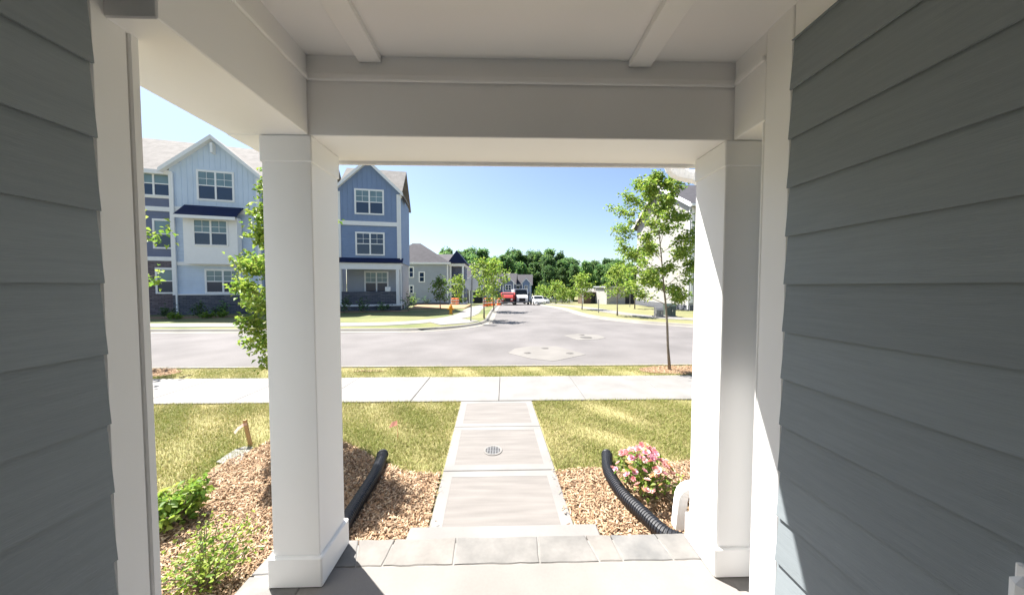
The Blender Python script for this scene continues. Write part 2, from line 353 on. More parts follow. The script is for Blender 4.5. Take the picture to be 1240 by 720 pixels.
# drain grate in the middle slab
gx, gy = g(597,545)
dg = thing('drain_cover', 'round grated drain cover set in the middle walkway slab', 'drain cover', (gx,gy,.0))
m = MB(); prof = [(.086,-.004),(.086,.004),(.090,.0065),(.108,.0065),(.112,.002),(.112,-.004)]
n = 28; vs = [(gx+r*math.cos(2*math.pi*k/n), gy+r*math.sin(2*math.pi*k/n), z) for r,z in prof for k in range(n)]
m.add(vs, [(i*n+k,i*n+(k+1)%n,(i+1)*n+(k+1)%n,(i+1)*n+k) for i in range(len(prof)-1) for k in range(n)]); m.build('rim', M_['concrete'], dg)
m = MB(); m.lathe([(.086,-.001),(.086,.0012)], 28, (gx,gy,0)); m.build('well', M_['darkvoid'], dg)
for k in range(-2,3):
    w = math.sqrt(.085**2-(k*.031)**2); m = MB(); m.box(gx+k*.031-.005,gx+k*.031+.005,gy-w,gy+w,.0012,.005); m.build('bar', M_['post'], dg)
for k in range(-2,3):
    w = math.sqrt(.085**2-(k*.033)**2); m = MB(); m.box(gx-w,gx+w,gy+k*.033-.005,gy+k*.033+.005,.0012,.0045); m.build('cross_bar', M_['post'], dg)

# mulch beds
bedL = [(-1.42,1.0),(-1.42,1.88),(-.605,1.88),(-.612,2.2)]+[g(*p) for p in [(533,573),(500,572),(478,566),(455,556),(432,541),(410,533),(380,530),(330,531),(306,545),(280,556),(258,568),(238,588),(222,590),(196,610)]]+[(-4.0,2.2),(-4.3,1.0)]
bedR = [(.59,1.88),(.583,2.2),g(672,570),g(700,567),g(735,566),g(780,563),g(838,557),g(880,552),(3.4,2.9),(3.4,1.46),(1.5,1.46),(1.5,1.88)]
def bed(poly, z=-.012):
    m = MB(); m.add([(*p,z) for p in poly], [tuple(range(len(poly)))]); return tag(m.build('mulch_bed', M_['mulch']), kind='structure')
bed(bedL); bed(list(reversed(bedR)))
def disc(cx, cy, rx, ry, seed, n=18):
    r_ = random.Random(seed); return [(cx+rx*math.cos(2*math.pi*k/n)*r_.uniform(.85,1.1), cy+ry*math.sin(2*math.pi*k/n)*r_.uniform(.85,1.1)) for k in range(n)]
rtx, rty = g(811,447); ringR = disc(rtx+.25, 6.9, 1.0, .36, 3); ringL = disc(-8.4, 6.95, 1.1, .38, 4)
bed(ringR, -.006); bed(ringL, -.006)
def inpoly(P, X, Y):
    P = np.array(P); ins = np.zeros(len(X), bool); j = len(P)-1
    for i in range(len(P)):
        c = ((P[i,1] > Y) != (P[j,1] > Y)) & (X < (P[j,0]-P[i,0])*(Y-P[i,1])/(P[j,1]-P[i,1]+1e-12)+P[i,0]); ins ^= c; j = i
    return ins
def chips(poly, dens, seed, name, z=0.):
    r_ = np.random.default_rng(seed); P = np.array(poly); lo, hi = P.min(0), P.max(0)
    n = int(dens*(hi-lo).prod()); X = r_.uniform(lo[0],hi[0],n); Y = r_.uniform(lo[1],hi[1],n)
    k = inpoly(poly, X, Y); X, Y = X[k], Y[k]; n = len(X)
    a = r_.uniform(0,2*np.pi,n); L = .005+.026*r_.random(n)**1.8; W = r_.uniform(.0025,.0068,n); tl = r_.normal(0,.35,n); rl = r_.normal(0,.5,n)
    d = np.stack([np.cos(a)*np.cos(tl), np.sin(a)*np.cos(tl), np.sin(tl)],1); s_ = np.stack([-np.sin(a)*np.cos(rl), np.cos(a)*np.cos(rl), np.sin(rl)],1)
    c = np.stack([X,Y,z+r_.uniform(-.002,.022,n)],1)
    V = np.stack([c-d*L[:,None]-s_*W[:,None], c+d*L[:,None]-s_*W[:,None]*.6, c+d*L[:,None]+s_*W[:,None]*.7, c-d*L[:,None]+s_*W[:,None]],1).reshape(-1,3)
    F = np.arange(4*n).reshape(-1,4); mi = r_.choice(4, n, p=[.36,.27,.22,.15])
    o = bpy.data.objects.new(name, npmesh(name, V, F, [M_['chip%d'%i] for i in range(4)], mi)); COL.objects.link(o); return o
tag(chips(bedL, 8500, 1, 'wood_chips'), 'tan wood chip mulch in the bed left of the walkway', 'mulch', kind='stuff')
tag(chips(bedR, 8500, 2, 'wood_chips'), 'tan wood chip mulch in the bed under the pink rose bush', 'mulch', kind='stuff')
tag(chips(ringR, 2200, 3, 'wood_chips', .002), 'brown wood chips around the slender tree on the verge', 'mulch', kind='stuff')
tag(chips(ringL, 1800, 4, 'wood_chips', .002), 'brown wood chips on the verge before the townhouse with navy awning', 'mulch', kind='stuff')
cl = disc(*g(447,449), .42, .07, 9); tag(chips(cl, 3000, 9, 'earth_clods', -.004), 'brown clods of loose earth on the verge grass', 'earth', kind='stuff')
tag(chips([(-.64,2.2),(-.54,2.2),(-.60,3.1),(-.68,3.1)], 260, 14, 'wood_chips', .002), 'stray wood chips scattered on the left walkway edge', 'mulch', kind='stuff')
tag(chips([(.50,2.2),(.62,2.2),(.60,3.1),(.46,3.1)], 260, 15, 'wood_chips', .002), 'stray wood chips scattered on the right walkway edge', 'mulch', kind='stuff')
def blades(regions, holes, seed, name, h=(.02,.05)):
    r_ = np.random.default_rng(seed); Xs = []; Ys = []
    for x0,x1,y0,y1,d in regions:
        n = int(d*(x1-x0)*(y1-y0)); Xs.append(r_.uniform(x0,x1,n)); Ys.append(r_.uniform(y0,y1,n))
    X = np.concatenate(Xs); Y = np.concatenate(Ys); k = np.ones(len(X), bool)
    for hp in holes: k &= ~inpoly(hp, X, Y)
    pat = np.sin(X*2.3+np.sin(Y*3.1)*1.3)*np.sin(Y*4.1+X*.9)+.6*np.sin(X*7.1+Y*5.3)
    k &= r_.random(len(X)) < np.clip(.74+.42*pat, .12, 1); X, Y, pat = X[k], Y[k], pat[k]; n = len(X)
    a = r_.uniform(0,2*np.pi,n); H = r_.uniform(h[0],h[1],n); ln = r_.normal(0,.9,n)*H; W = r_.uniform(.0016,.0036,n)
    px, py = np.cos(a), np.sin(a); z0 = np.full(n,-.022)
    b0 = np.stack([X-py*W,Y+px*W,z0],1); b1 = np.stack([X+py*W,Y-px*W,z0],1)
    mid = np.stack([X+px*ln*.4,Y+py*ln*.4,z0+H*.65],1); wv = np.stack([py*W*.8,-px*W*.8,0*W],1); tip = np.stack([X+px*ln,Y+py*ln,z0+H],1)
    V = np.stack([b0,b1,mid+wv,tip,mid-wv],1).reshape(-1,3); base = np.arange(n)[:,None]*5
    T = np.concatenate([base+[[0,1,2]], base+[[0,2,4]], base+[[4,2,3]]],0)
    u = r_.random(n)+.26*pat; c = np.where(u<.40,2,np.where(u<.72,1,0)); mi = np.concatenate([c,c,c])
    o = bpy.data.objects.new(name, npmesh(name, V, T, [M_['blade%d'%i] for i in range(3)], mi)); COL.objects.link(o); return o
walkpoly = [(-.62,2.),(.60,2.),(.47,5.2),(-.75,5.2)]
tag(blades([(-5.8,-.55,2.55,SY0+.02,9500),(.4,3.4,2.75,SY0+.02,9500)], [bedL,bedR,walkpoly], 5, 'grass'), 'short yellow green grass of the front lawn beside the walkway', 'grass', kind='stuff')
tag(blades([(-9.2,5.2,SY1-.02,A0-.15,5200)], [ringR,ringL], 6, 'grass', (.02,.055)), 'strip of thin grass between pavement and street kerb', 'grass', kind='stuff')

# ------------------------------------------------------------------ the porch of the house we stand in
FZ = .33; BZ = 2.715; CZ = 3.115; XLW, XRW = -1.165, 1.222; E = .203
porch = thing('porch', 'white porch with dark grey siding walls, square columns and panelled ceiling', 'porch', (0,1.0,0))
W = M_['white']
def box(name, x0,x1,y0,y1,z0,z1, mt=W, par=porch, b=.004): return MB().bbox(x0,x1,y0,y1,z0,z1,b).build(name, mt, par)
lw = MB().box(-9,XLW-.004,-1.7,.978,-.1,3.5).build('side_wall', M_['siding'], porch)
rw = MB().box(XRW+.004,9,-1.7,1.403,-.1,3.5).build('side_wall', M_['siding'], porch)
def boards(wall, xb, sgn, y1, y0=-1.65, top=2.968):
    prof = lambda h: [(xb+sgn*.0185,0),(xb+sgn*.0265,0),(xb+sgn*.0105,h),(xb,h)]
    def mk(h):
        mb = MB(); p = prof(h); vs = [(q[0],y,q[1]) for y in (y0,y1) for q in p]
        mb.add(vs, [(0,1,2,3),(7,6,5,4),(0,4,5,1),(1,5,6,2),(2,6,7,3),(3,7,4,0)]); return mb.mesh('siding_board', M_['siding'], ORG[porch.name])
    full = mk(E+.03); k = -9
    while 1.95+k*E < top:
        z = 1.95+k*E
        if z+E > .2: link('siding_board', full if z+E+.03 < top else mk(top-z), wall, (0,0,z))
        k += 1
boards(lw, XLW, 1, .888); boards(rw, XRW, -1, 1.266)
# corner boards and frieze boards
box('corner_board', XLW-.03, XLW+.0125, .892, .977, FZ+.002, CZ+.05); box('corner_board', XLW-.10, XLW+.0155, .980, 1.006, FZ+.002, BZ+.01)
box('corner_board', XRW-.0125, XRW+.03, 1.271, 1.402, FZ+.002, CZ+.05)
box('corner_board', XRW-.0105, XRW+.14, 1.4045, 1.418, FZ+.002, BZ-.004)
box('frieze_board', XLW-.03, XLW+.0125, -1.65, .888, 2.971, CZ+.05); box('frieze_board', XRW-.0125, XRW+.03, -1.65, 1.267, 2.971, CZ+.05)
# beams
BI = 1.60; BO = 1.915; BXL, BXR = -1.005, 1.2125
box('front_beam', -1.42, 1.62, BI, BO, BZ, 3.3); box('side_beam', -1.415, BXL, .925, BI-.002, BZ+.001, 3.3); box('side_beam', BXR, 1.55, 1.4032, BI-.002, BZ+.001, 3.3)
box('soffit_edge', -1.46, 1.66, BO+.002, BO+.016, BZ-.02, 3.3); box('soffit_edge', -1.44, -1.417, .90, BO+.03, BZ+.021, 3.3)
for nm,a in (('ledge_moulding',(BXL+.002,BXR-.002,BI-.02,BI-.002,2.985,3.013)),('ledge_moulding',(BXL+.0005,BXL+.018,.926,BI-.021,2.985,3.013)),('ledge_moulding',(BXR-.018,BXR-.0005,1.4036,BI-.021,2.985,3.013))): box(nm,*a)
ceil = MB().box(XLW-.02, XRW+.02, -1.7, BI+.02, CZ, CZ+.03).build('ceiling', M_['ceil'], porch)
for a,b in ((-.742,-.628),(.648,.762)): MB().bbox(a,b,-1.65,BI-.022+.02,CZ-.034,CZ-.0005,.003).build('batten', W, ceil)
MB().bbox(BXL+.002,BXR-.002,-.62,-.51,CZ-.032,CZ-.0008,.003).build('batten', W, ceil)
# columns
S = .25
def column(x0, y0=1.60):
    c = MB().bbox(x0,x0+S,y0,y0+S,FZ,BZ-.001,.004).build('column', W, porch)
    MB().bbox(x0-.018,x0+S+.018,y0-.018,y0+S+.018,FZ+.0005,FZ+.165,.007).build('plinth', W, c)
    MB().bbox(x0-.007,x0+S+.007,y0-.007,y0+S+.007,BZ-.135,BZ-.0015,.005).build('capital', W, c)
column(-.996-S); column(1.178)
# back of the porch: wall and front door behind the viewer; upper storeys and roof
MB().box(-9,9,-1.9,-1.702,-.1,3.5).build('back_wall', M_['siding'], porch)
dr = box('door_frame', -.62,.62,-1.701,-1.66,FZ,2.55); MB().bbox(-.5,.5,-1.66,-1.63,FZ+.01,2.45,.004).build('door', M_['doorpaint'], porch)
MB().lathe([(.0,0),(.028,0),(.03,.02),(.02,.035),(0,.036)],12,M=Matrix.Translation((.42,-1.63,1.3))@Matrix.Rotation(R(-90),4,'X')).build('door_knob', M_['chrome'], porch)
MB().box(-9,9,-9,.95,3.5,9.2).build('upper_wall', M_['siding'], porch)
MB().extr([(BO+.12,3.31),(BO+.12,3.36),(.951,3.9),(.951,3.31)], -1.6,1.8).build('porch_roof', M_['dshingle'], porch)
MB().extr([(-9.4,9.2),(1.4,9.2),(-4,12.)], -9.4,9.4).build('main_roof', M_['dshingle'], porch)
# gutter and downspout beyond the right column
gu = MB(); gu.extr([(BO+.032,3.12),(BO+.14,3.12),(BO+.16,3.25),(BO+.032,3.25)], -1.6,1.8); gu.build('gutter', W, porch)
dp = [(1.16,2.12,3.11),(1.165,2.14,2.95),(1.18,2.16,2.84),(1.215,2.17,2.775),(1.275,2.15,2.735),(1.335,2.10,2.70),(1.375,2.07,2.65),(1.385,2.06,2.55),(1.385,2.06,.62),(1.375,2.065,.545),(1.355,2.08,.51),(1.32,2.10,.485),(1.295,2.12,.43),(1.287,2.13,.33),(1.28,2.14,.17)]
pp = smooth_path(dp, 4)
ds = MB().tube(pp[:30], [.036+(.0025 if (6<i<27 and i%2) else 0) for i in range(30)], 16, sq=5).build('downspout', W, porch)
MB().tube(pp[29:37], .034, 16, sq=5).build('downspout_leg', W, ds)
MB().tube(pp[36:], [.036+(.002 if (i%2) else 0) for i in range(len(pp)-36)], 16, sq=5).build('downspout_shoe', W, ds)
# porch floor, flagstone border, step
pf = MB().box(-1.40,1.55,-1.7,1.855,-.1,FZ-.005); pf = tag(pf.build('porch_floor', M_['mortar']), kind='structure')
MB().bbox(-1.08,1.24,-1.69,1.697,FZ-.035,FZ-.0015,.003).build('slab', M_['porchslab'], pf)
def stone(poly, mt, z0=FZ-.04, z1=FZ, seed=0):
    r_ = random.Random(seed); P = []
    for i in range(len(poly)):
        a = Vector(poly[i]); b = Vector(poly[(i+1)%len(poly)]); nseg = max(2, int((b-a).length/.05)); nrm = Vector((-(b-a).y,(b-a).x)).normalized()
        for k in range(nseg): P.append(a+(b-a)*k/nseg+nrm*r_.uniform(-.003,.004))
    c = sum(P, Vector((0,0)))/len(P); T = [c+(p-c)*(1-.006/(p-c).length) for p in P]
    mb = MB(); n = len(P); mb.prism([p[:] for p in P], z0, z1-.004); mb.f.pop(1); mb.m.pop()
    o = len(mb.v); mb.v += [(p.x,p.y,z1) for p in T]; mb.f.append(tuple(range(o,o+n))); mb.m.append(0)
    for i in range(n): mb.f.append((n+i,n+(i+1)%n,o+(i+1)%n,o+i)); mb.m.append(0)
    return mb.build('flagstone', M_[mt], pf)
yo, yi = 1.89, 1.70
cuts = [(-1.10,-1.10),(-.93,-.86),(-.70,-.71),(-.31,-.30),(.21,.205),(.52,.56),(.685,.70),(.98,1.0),(1.20,1.24),(1.58,1.58)]
j = .003
mts = ['flag0','flag1','flag1','flag0','flag0','flag1','flag2','flag0','flag2']
for i in range(len(cuts)-1):
    (a0,a1),(b0,b1) = cuts[i],cuts[i+1]; stone([(a1+j,yi+.004),(b1-j,yi+.004),(b0-j,yo),(a0+j,yo)], mts[i], seed=i)
ly = [1.89,1.66,1.45,1.18,.98]
for i in range(4): stone([(-1.42,ly[i+1]+j),(-1.09,ly[i+1]+j+.02),(-1.105,ly[i]-j),(-1.42,ly[i]-j)], ['flag2','flag0','flag2','flag0'][i], seed=20+i)
MB().bbox(-.70,.685,1.862,2.19,-.1,.165,.008).build('step', M_['concrete_edge'], pf)
# outlet box on the right wall
oc = thing('outlet_cover', 'white weatherproof outlet cover on the right siding wall', 'outlet cover', (XRW-.02,.70,1.22))
MB().bbox(XRW-.030,XRW-.012,.53,.655,1.14,1.30,.005).build('back_plate', W, oc)
MB().bbox(XRW-.075,XRW-.030,.54,.645,1.15,1.29,.018).build('lid', W, oc)

# ------------------------------------------------------------------ things in the front beds
def pipe(name, label, path, r0=.058):
    P = smooth_path(path, 40); pts = []; acc = 0; last = None; L = [0]
    for i in range(1,len(P)): L.append(L[-1]+(P[i]-P[i-1]).length)
    n = int(L[-1]/.0055); out = []; rad = []; k = 0
    for q in range(n+1):
        d = L[-1]*q/n
        while k < len(L)-2 and L[k+1] < d: k += 1
        t = (d-L[k])/max(1e-6,L[k+1]-L[k]); out.append(P[k].lerp(P[k+1],t)); ph = q%4; rad.append(r0*(1.0 if ph in (0,1) else .90))
    root = thing(name, label, 'drain pipe', tuple(P[0]))
    MB().tube(out, rad, 18).build('corrugated_tube', M_['black'], root, smooth=False)
    e = out[0]; d = (out[0]-out[4]).normalized()
    MB().tube([e-d*.004,e+d*.012,e+d*.03,e+d*.036],[r0*1.06,r0*1.06,r0*1.0,r0*.6],18).build('end_cap', M_['black'], root, smooth=True)
def gz(px,py,z=.06): a = g(px,py,z); return (a[0],a[1],z)
pipe('drain_pipe', 'black corrugated drain pipe in mulch left of the walkway', [gz(463,551),gz(455,572),gz(440,597),gz(424,622),(-1.27,2.25,.06),(-1.32,1.98,.06)])
pipe('drain_pipe', 'black corrugated drain pipe beside the pink rose bush', [gz(735,551),gz(737,570),gz(752,595),gz(777,620),gz(806,646),(1.33,2.12,.06),(1.42,1.98,.06)])

def leafmesh(pts, size, rng, mats, probs, updir=.5, name='crown', fold=.25, aspect=.62):
    pts = np.asarray(pts, np.float32); n = len(pts)
    nrm = rng.normal(0,1,(n,3)); nrm[:,2] = np.abs(nrm[:,2])+updir; nrm /= np.linalg.norm(nrm,axis=1)[:,None]
    d = rng.normal(0,1,(n,3)); d[:,2] -= .35; d -= nrm*(d*nrm).sum(1)[:,None]; d /= np.linalg.norm(d,axis=1)[:,None]; s_ = np.cross(nrm,d)
    L = (size*rng.uniform(.65,1.3,n))[:,None]; w = L*aspect*.5
    a = pts; t = pts+d*L-nrm*L*.1; l = pts+d*L*.42+s_*w+nrm*L*fold; r_ = pts+d*L*.42-s_*w+nrm*L*fold
    V = np.stack([a,l,t,r_],1).reshape(-1,3); b = np.arange(n)[:,None]*4
    T = np.concatenate([b+[[0,2,1]], b+[[0,3,2]]],0); c = rng.choice(len(mats), n, p=probs)
    return npmesh(name, V, T, mats, np.concatenate([c,c]))
YM = [M_['leaf0'],M_['leaf1'],M_['leaf2']]; YP = [.45,.3,.25]
def young_tree(name, label, H, base, cr, tr, nl, leaf, seed, group=None, mats=YM, probs=YP, nb=22, prof=None, detail=True):
    rng = np.random.default_rng(seed); r_ = random.Random(seed)
    root = thing(name, label, 'tree', (0,0,0), group=group, world_coords=False)
    tb = MB(); P = []; n = 9; dx = dy = 0
    for i in range(n):
        t = i/(n-1); P.append(Vector((dx,dy,-.05 if i==0 else H*.95*t))); dx += r_.uniform(-.012,.012)*H*.5; dy += r_.uniform(-.012,.012)*H*.5
    tb.tube(P, [tr*(1.25 if i==0 else 1)*(1-.86*i/(n-1)) for i in range(n)], 8 if detail else 5)
    pts = []; prof = prof or (lambda t: (.25+.75*math.sin(math.pi*min(1,(t*.86+.16)))))
    for k in range(nb):
        t = (k+.5)/nb; h = base+(H*.97-base)*t; q = h/(H*.95)*(n-1); i = min(n-2,int(q)); p0 = P[i].lerp(P[i+1], min(1,q-i))
        a = k*2.4+r_.uniform(-.5,.5); ln = cr*prof(t)*r_.uniform(.75,1.15); up = .45+.5*t+r_.uniform(-.15,.15)
        d = Vector((math.cos(a),math.sin(a),up)).normalized(); br = []; b = 5
        for s_ in range(b): u = s_/(b-1); br.append(p0+d*ln*u+Vector((r_.uniform(-.04,.04),r_.uniform(-.04,.04),.10*u*u))*ln*u)
        rr = max(.0035,tr*.36*(1-.6*t)); tb.tube(br,[rr*(1-.75*s_/(b-1)) for s_ in range(b)],5 if detail else 3,cap=False)
        for j in range(4):
            u = r_.uniform(.35,1); i2 = min(b-2,int(u*(b-1))); q0 = br[i2].lerp(br[i2+1],u*(b-1)-i2); aa = a+r_.uniform(-1.4,1.4)
            d2 = Vector((math.cos(aa),math.sin(aa),r_.uniform(-.1,.7))).normalized()*ln*r_.uniform(.2,.42)
            if detail: tb.tube([q0,q0+d2*.5,q0+d2],[rr*.4,rr*.3,rr*.15],3,cap=False)
            m2 = max(2,int(nl/(nb*4)))
            for _ in range(m2):
                v = r_.random()**.7; pts.append(q0+d2*v*1.1+Vector((r_.gauss(0,1),r_.gauss(0,1),r_.gauss(0,.8)))*leaf*.9)
    tb.build('trunk', M_['bark'], root, smooth=True)
    cm = leafmesh([tuple(p) for p in pts], leaf, rng, mats, probs); link('crown', cm, root); return root
t1 = young_tree('young_tree', 'slender young tree in mulch on the verge, before the cream house', 4.5, 1.4, .92, .03, 10000, .070, 11, 'young street trees', nb=30, prof=lambda t: .16+.88*math.sin(math.pi*min(1,t*.78+.20)))
t1.location = (rtx, rty, -.01); t1.rotation_euler = (0,-.10,0.15)
t2 = young_tree('young_tree', 'leafy young tree growing behind the left porch column', 3.4, .75, .56, .026, 8500, .058, 12, 'young street trees', nb=34)
t2.location = (-2.68, 3.85, -.02)
t3 = young_tree('young_tree', 'young tree on the verge, mostly hidden by the left siding wall', 4.2, 1.0, 1.15, .045, 1700, .13, 13, 'young street trees')
t3.location = (-9.35, 6.95, -.01)

def shrub(name, label, loc, w, h, n, leaf, seed, mats, probs, stems=10, cat='shrub', rough=.25):
    rng = np.random.default_rng(seed); r_ = random.Random(seed)
    root = thing(name, label, cat, loc, world_coords=False); sb = MB(); pts = []
    for k in range(stems):
        a = r_.uniform(0,6.28); rr = w*.5*math.sqrt(r_.random()); tip = Vector((math.cos(a)*rr, math.sin(a)*rr, h*r_.uniform(.55,1.0)*(1-.45*(rr/(w*.5))**2)))
        sb.tube([(0,0,-.02), tip*.5+Vector((0,0,.06*h)), tip],[.007,.005,.002],4,cap=False)
        for _ in range(n//stems):
            u = r_.random()**.55; pts.append(tip*(.25+.75*u)+Vector((r_.gauss(0,1)*w*.07,r_.gauss(0,1)*w*.07,r_.gauss(0,1)*h*.08)))
    for p in pts: p.z = max(.01,p.z)
    sb.build('stem', M_['bark'], root); link('foliage', leafmesh([tuple(p) for p in pts], leaf, rng, mats, probs, .7), root); return root
LG = [M_['leaf0'],M_['leaf1'],M_['leaf2']]
x,y = g(219,630); shrub('leafy_shrub', 'dense bright green rounded shrub in the wood chip bed', (x,y-.02,-.01), .42, .36, 520, .058, 21, LG, [.4,.4,.2], 26)
x,y = g(247,708); shrub('leafy_shrub', 'loose pale green shrub with small leaves beside the porch', (x,y,-.01), .62, .42, 900, .028, 22, LG, [.4,.2,.4], 30)
x,y = g(783,597); rose = shrub('rose_bush', 'bush of pink and peach roses beside the drain pipe', (x,y+.05,-.01), .60, .40, 620, .045, 23, LG, [.25,.5,.25], 26, 'rose bush')
r_ = random.Random(5); bm = []
for i in range(4):
    mb = MB()
    for ring,(n,rad,tilt) in enumerate(((6,.030,.35),(5,.021,.8),(4,.012,1.2))):
        for k in range(n):
            a = 2*math.pi*k/n+ring*.5; c,s_ = math.cos(a),math.sin(a); w = rad*.55
            o_ = Vector((c*rad*math.cos(tilt),s_*rad*math.cos(tilt),rad*math.sin(tilt))); t_ = Vector((-s_,c,0))*w
            mb.add([(0,0,0), o_*.6+t_, o_+Vector((0,0,.004)), o_*.6-t_],[(0,1,2,3)])
    bm.append(mb.mesh('blossom', M_['petal%d'%i]))
for k in range(78):
    a = r_.uniform(0,6.28); rr = .30*math.sqrt(r_.random()); h = .40*(1-.55*(rr/.3)**2)*r_.uniform(.82,1.06)
    link('blossom', bm[k%4], rose, (math.cos(a)*rr,math.sin(a)*rr,max(.08,h)), (r_.uniform(-.7,.7)+.3,r_.uniform(-.7,.7),r_.uniform(0,6)), (r_.uniform(.85,1.45),)*3)
# marker stake, marker flag, concrete patch
x,y = g(303,537); st = thing('marker_stake', 'wooden survey stake with pink ribbon at the lawn edge', 'stake', (x,y,0), world_coords=False)
MB().prism([(-.018,-.011),(.018,-.011),(.018,.011),(-.018,.011)],-.05,.31).build('stake', M_['stakewood'], st)
mb = MB(); mb.add([(-.02,-.014,.24),(-.02,-.014,.275),(-.07,-.03,.25),(-.075,-.02,.21),(-.12,-.04,.20),(-.115,-.03,.165),(.021,-.014,.245),(.021,-.014,.275)],[(0,1,2,3),(3,2,4,5),(0,6,7,1)]); mb.build('ribbon', M_['ribbon'], st); st.rotation_euler = (.03,-.15,.1)
x,y = g(482,531); fl = thing('marker_flag', 'small pink wire marker flag in the lawn by the drain pipe', 'marker flag', (x,y,0), world_coords=False)
MB().tube([(0,0,-.05),(-.01,0,.24)],.0022,5).build('wire', M_['pink'], fl)
mb = MB(); mb.add([(-.01,0,.24),(-.008,0,.18),(-.07,-.012,.16),(-.12,.012,.14),(-.075,.01,.215)],[(0,1,2,4),(4,2,3)]); mb.build('flag', M_['pink'], fl)
pp_ = [Vector((*g(*q),0)) for q in [(262,559),(275,562),(291,559),(300,549),(306,541),(296,540),(284,544),(273,551)]]
cs = MB().prism([(p.x,p.y) for p in pp_],-.05,.006,top=[(p.x*.998,p.y*.998) for p in pp_]).build('concrete_patch', M_['concrete_edge'])
tag(cs, 'irregular pale concrete patch between lawn and wood chips', 'concrete patch')

# ------------------------------------------------------------------ road pads and lids
def zg(px,py,z): a = g(px,py,z); return Vector((a[0],a[1]))
def pad(poly, name, label, lids):
    P = [zg(*p,-.12) for p in poly]; root = thing(name, label, 'manhole pad', (P[0].x,P[0].y,-.12))
    MB().prism([p[:] for p in P],-.2,-.114).build('concrete_collar', M_['pad'], root)
    for (px,py,r0) in lids:
        c = zg(px,py,-.11); l = MB().lathe([(r0+.05,-.02),(r0+.05,.002),(r0+.012,.004)],20,(c.x,c.y,-.114)).build('lid_ring', M_['iron'], root)
        MB().lathe([(r0,-.01),(r0,.008),(r0*.9,.010)],20,(c.x,c.y,-.114)).build('lid', M_['iron'], l)
pad([(614.7,427.3),(623.4,421.8),(642,419.2),(674,419),(709.6,429),(671,437),(645,434.6)][::-1], 'manhole_pad', 'large pale concrete pad with three iron lids in the street', [(638.8,427,.07),(660,421.3,.08),(690,427.3,.07)])
pad([(682,406),(700,404),(723.5,405),(733.7,408.8),(723.5,410.8),(700,411.7)][::-1], 'manhole_pad', 'smaller pale concrete pad in the street mouth with two lids', [(704.7,405.2,.08),(709.6,408.2,.2)])

# ------------------------------------------------------------------ far houses
T = M_['trimwhite']
def window(par, x0,x1,z0,z1, y, n=2, fr=.14, grid=True, up='glassup', rail=True):
    # trim with sashes; faces -y
    w = MB(); yo = y-.06; 
    w.box(x0,x1,yo,y,z1-fr,z1); w.box(x0,x1,yo,y,z0,z0+fr*.8); w.box(x0,x0+fr,yo,y,z0+fr*.8,z1-fr); w.box(x1-fr,x1,yo,y,z0+fr*.8,z1-fr)
    lw_ = (x1-x0-2*fr); mul = .13
    for k in range(1,n): c = x0+fr+lw_*k/n; w.box(c-mul/2,c+mul/2,yo,y,z0+fr*.8,z1-fr)
    o = w.build('window', T, par); zm = (z0+fr*.8+z1-fr)/2
    for k in range(n):
        a = x0+fr+lw_*k/n+(mul/2 if k else 0); b = x0+fr+lw_*(k+1)/n-(mul/2 if k<n-1 else 0)
        MB().box(a,b,y-.02,y-.001,z0+fr*.8,zm).build('pane', M_['glass'], o); MB().box(a,b,y-.03,y-.002,zm,z1-fr).build('pane', M_[up], o)
        s_ = MB(); s_.box(a,b,y-.045,y-.031,zm-.035,zm+.035)
        if grid: s_.box((a+b)/2-.014,(a+b)/2+.014,y-.042,y-.031,zm+.035,z1-fr); s_.box(a,b,y-.040,y-.031,(zm+z1-fr)/2-.014,(zm+z1-fr)/2+.014)
        s_.build('sash', T, o)
    return o
def pbox(par, name, mt, *a): return MB().box(*a).build(name, mt, par)
def gable_roof_front(par, x0,x1,ze,zp, y0,y1, mt, ov=.35, th=.16):   # ridge along y
    xc = (x0+x1)/2; sl_ = (zp-ze)/(xc-x0); e = ov
    for sg,a in ((-1,x0-e),(1,x1+e)):
        za = ze-sl_*e; p = [(a,za),(xc,zp),(xc,zp+th),(a,za+th)]
        mb = MB(); vs = [(q[0],y,q[1]) for y in (y0-e+.05,y1) for q in p]; mb.add(vs,[(0,1,2,3),(7,6,5,4),(0,4,5,1),(1,5,6,2),(2,6,7,3),(3,7,4,0)]); mb.build('roof_plane', mt, par)
        p = [(a,za-.10),(xc,zp-.10),(xc,zp+th+.02),(a,za+th+.02)]
        mb = MB(); vs = [(q[0],y,q[1]) for y in (y0-e,y0-e+.048) for q in p]; mb.add(vs,[(0,1,2,3),(7,6,5,4),(0,4,5,1),(1,5,6,2),(2,6,7,3),(3,7,4,0)]); mb.build('rake_board', T, par)
        p = [(a,za-.02),(xc,zp-.02),(xc,zp-.003),(a,za-.003)]
        mb = MB(); vs = [(q[0],y,q[1]) for y in (y0-e+.05,y0) for q in p]; mb.add(vs,[(0,1,2,3),(7,6,5,4),(0,4,5,1),(1,5,6,2),(2,6,7,3),(3,7,4,0)]); mb.build('soffit', T, par)
def gable_face(par, name, x0,x1,z0,ze,zp,y,mt,th=.05):
    xc=(x0+x1)/2; mb = MB(); mb.extr([(x0,z0),(x1,z0),(x1,ze),(xc,zp),(x0,ze)], y-th, y, 'y'); return mb.build(name, mt, par)
def battens(par, x0,x1,z0,ze,zp,y,mt,step=.42,holes=()):
    xc=(x0+x1)/2; x=x0+step
    while x < x1-.1:
        zt_ = ze+(zp-ze)*(1-abs(x-xc)/(xc-x0)); segs = [(z0,zt_-.02)]
        for (a,b,c,d) in holes:
            if a<x<b: segs = [q for s0,s1 in segs for q in ((s0,c),(d,s1)) if q[1]-q[0]>.05]
        for s0,s1 in segs: pbox(par,'batten',mt,x-.03,x+.03,y-.02,y,s0,s1)
        x += step
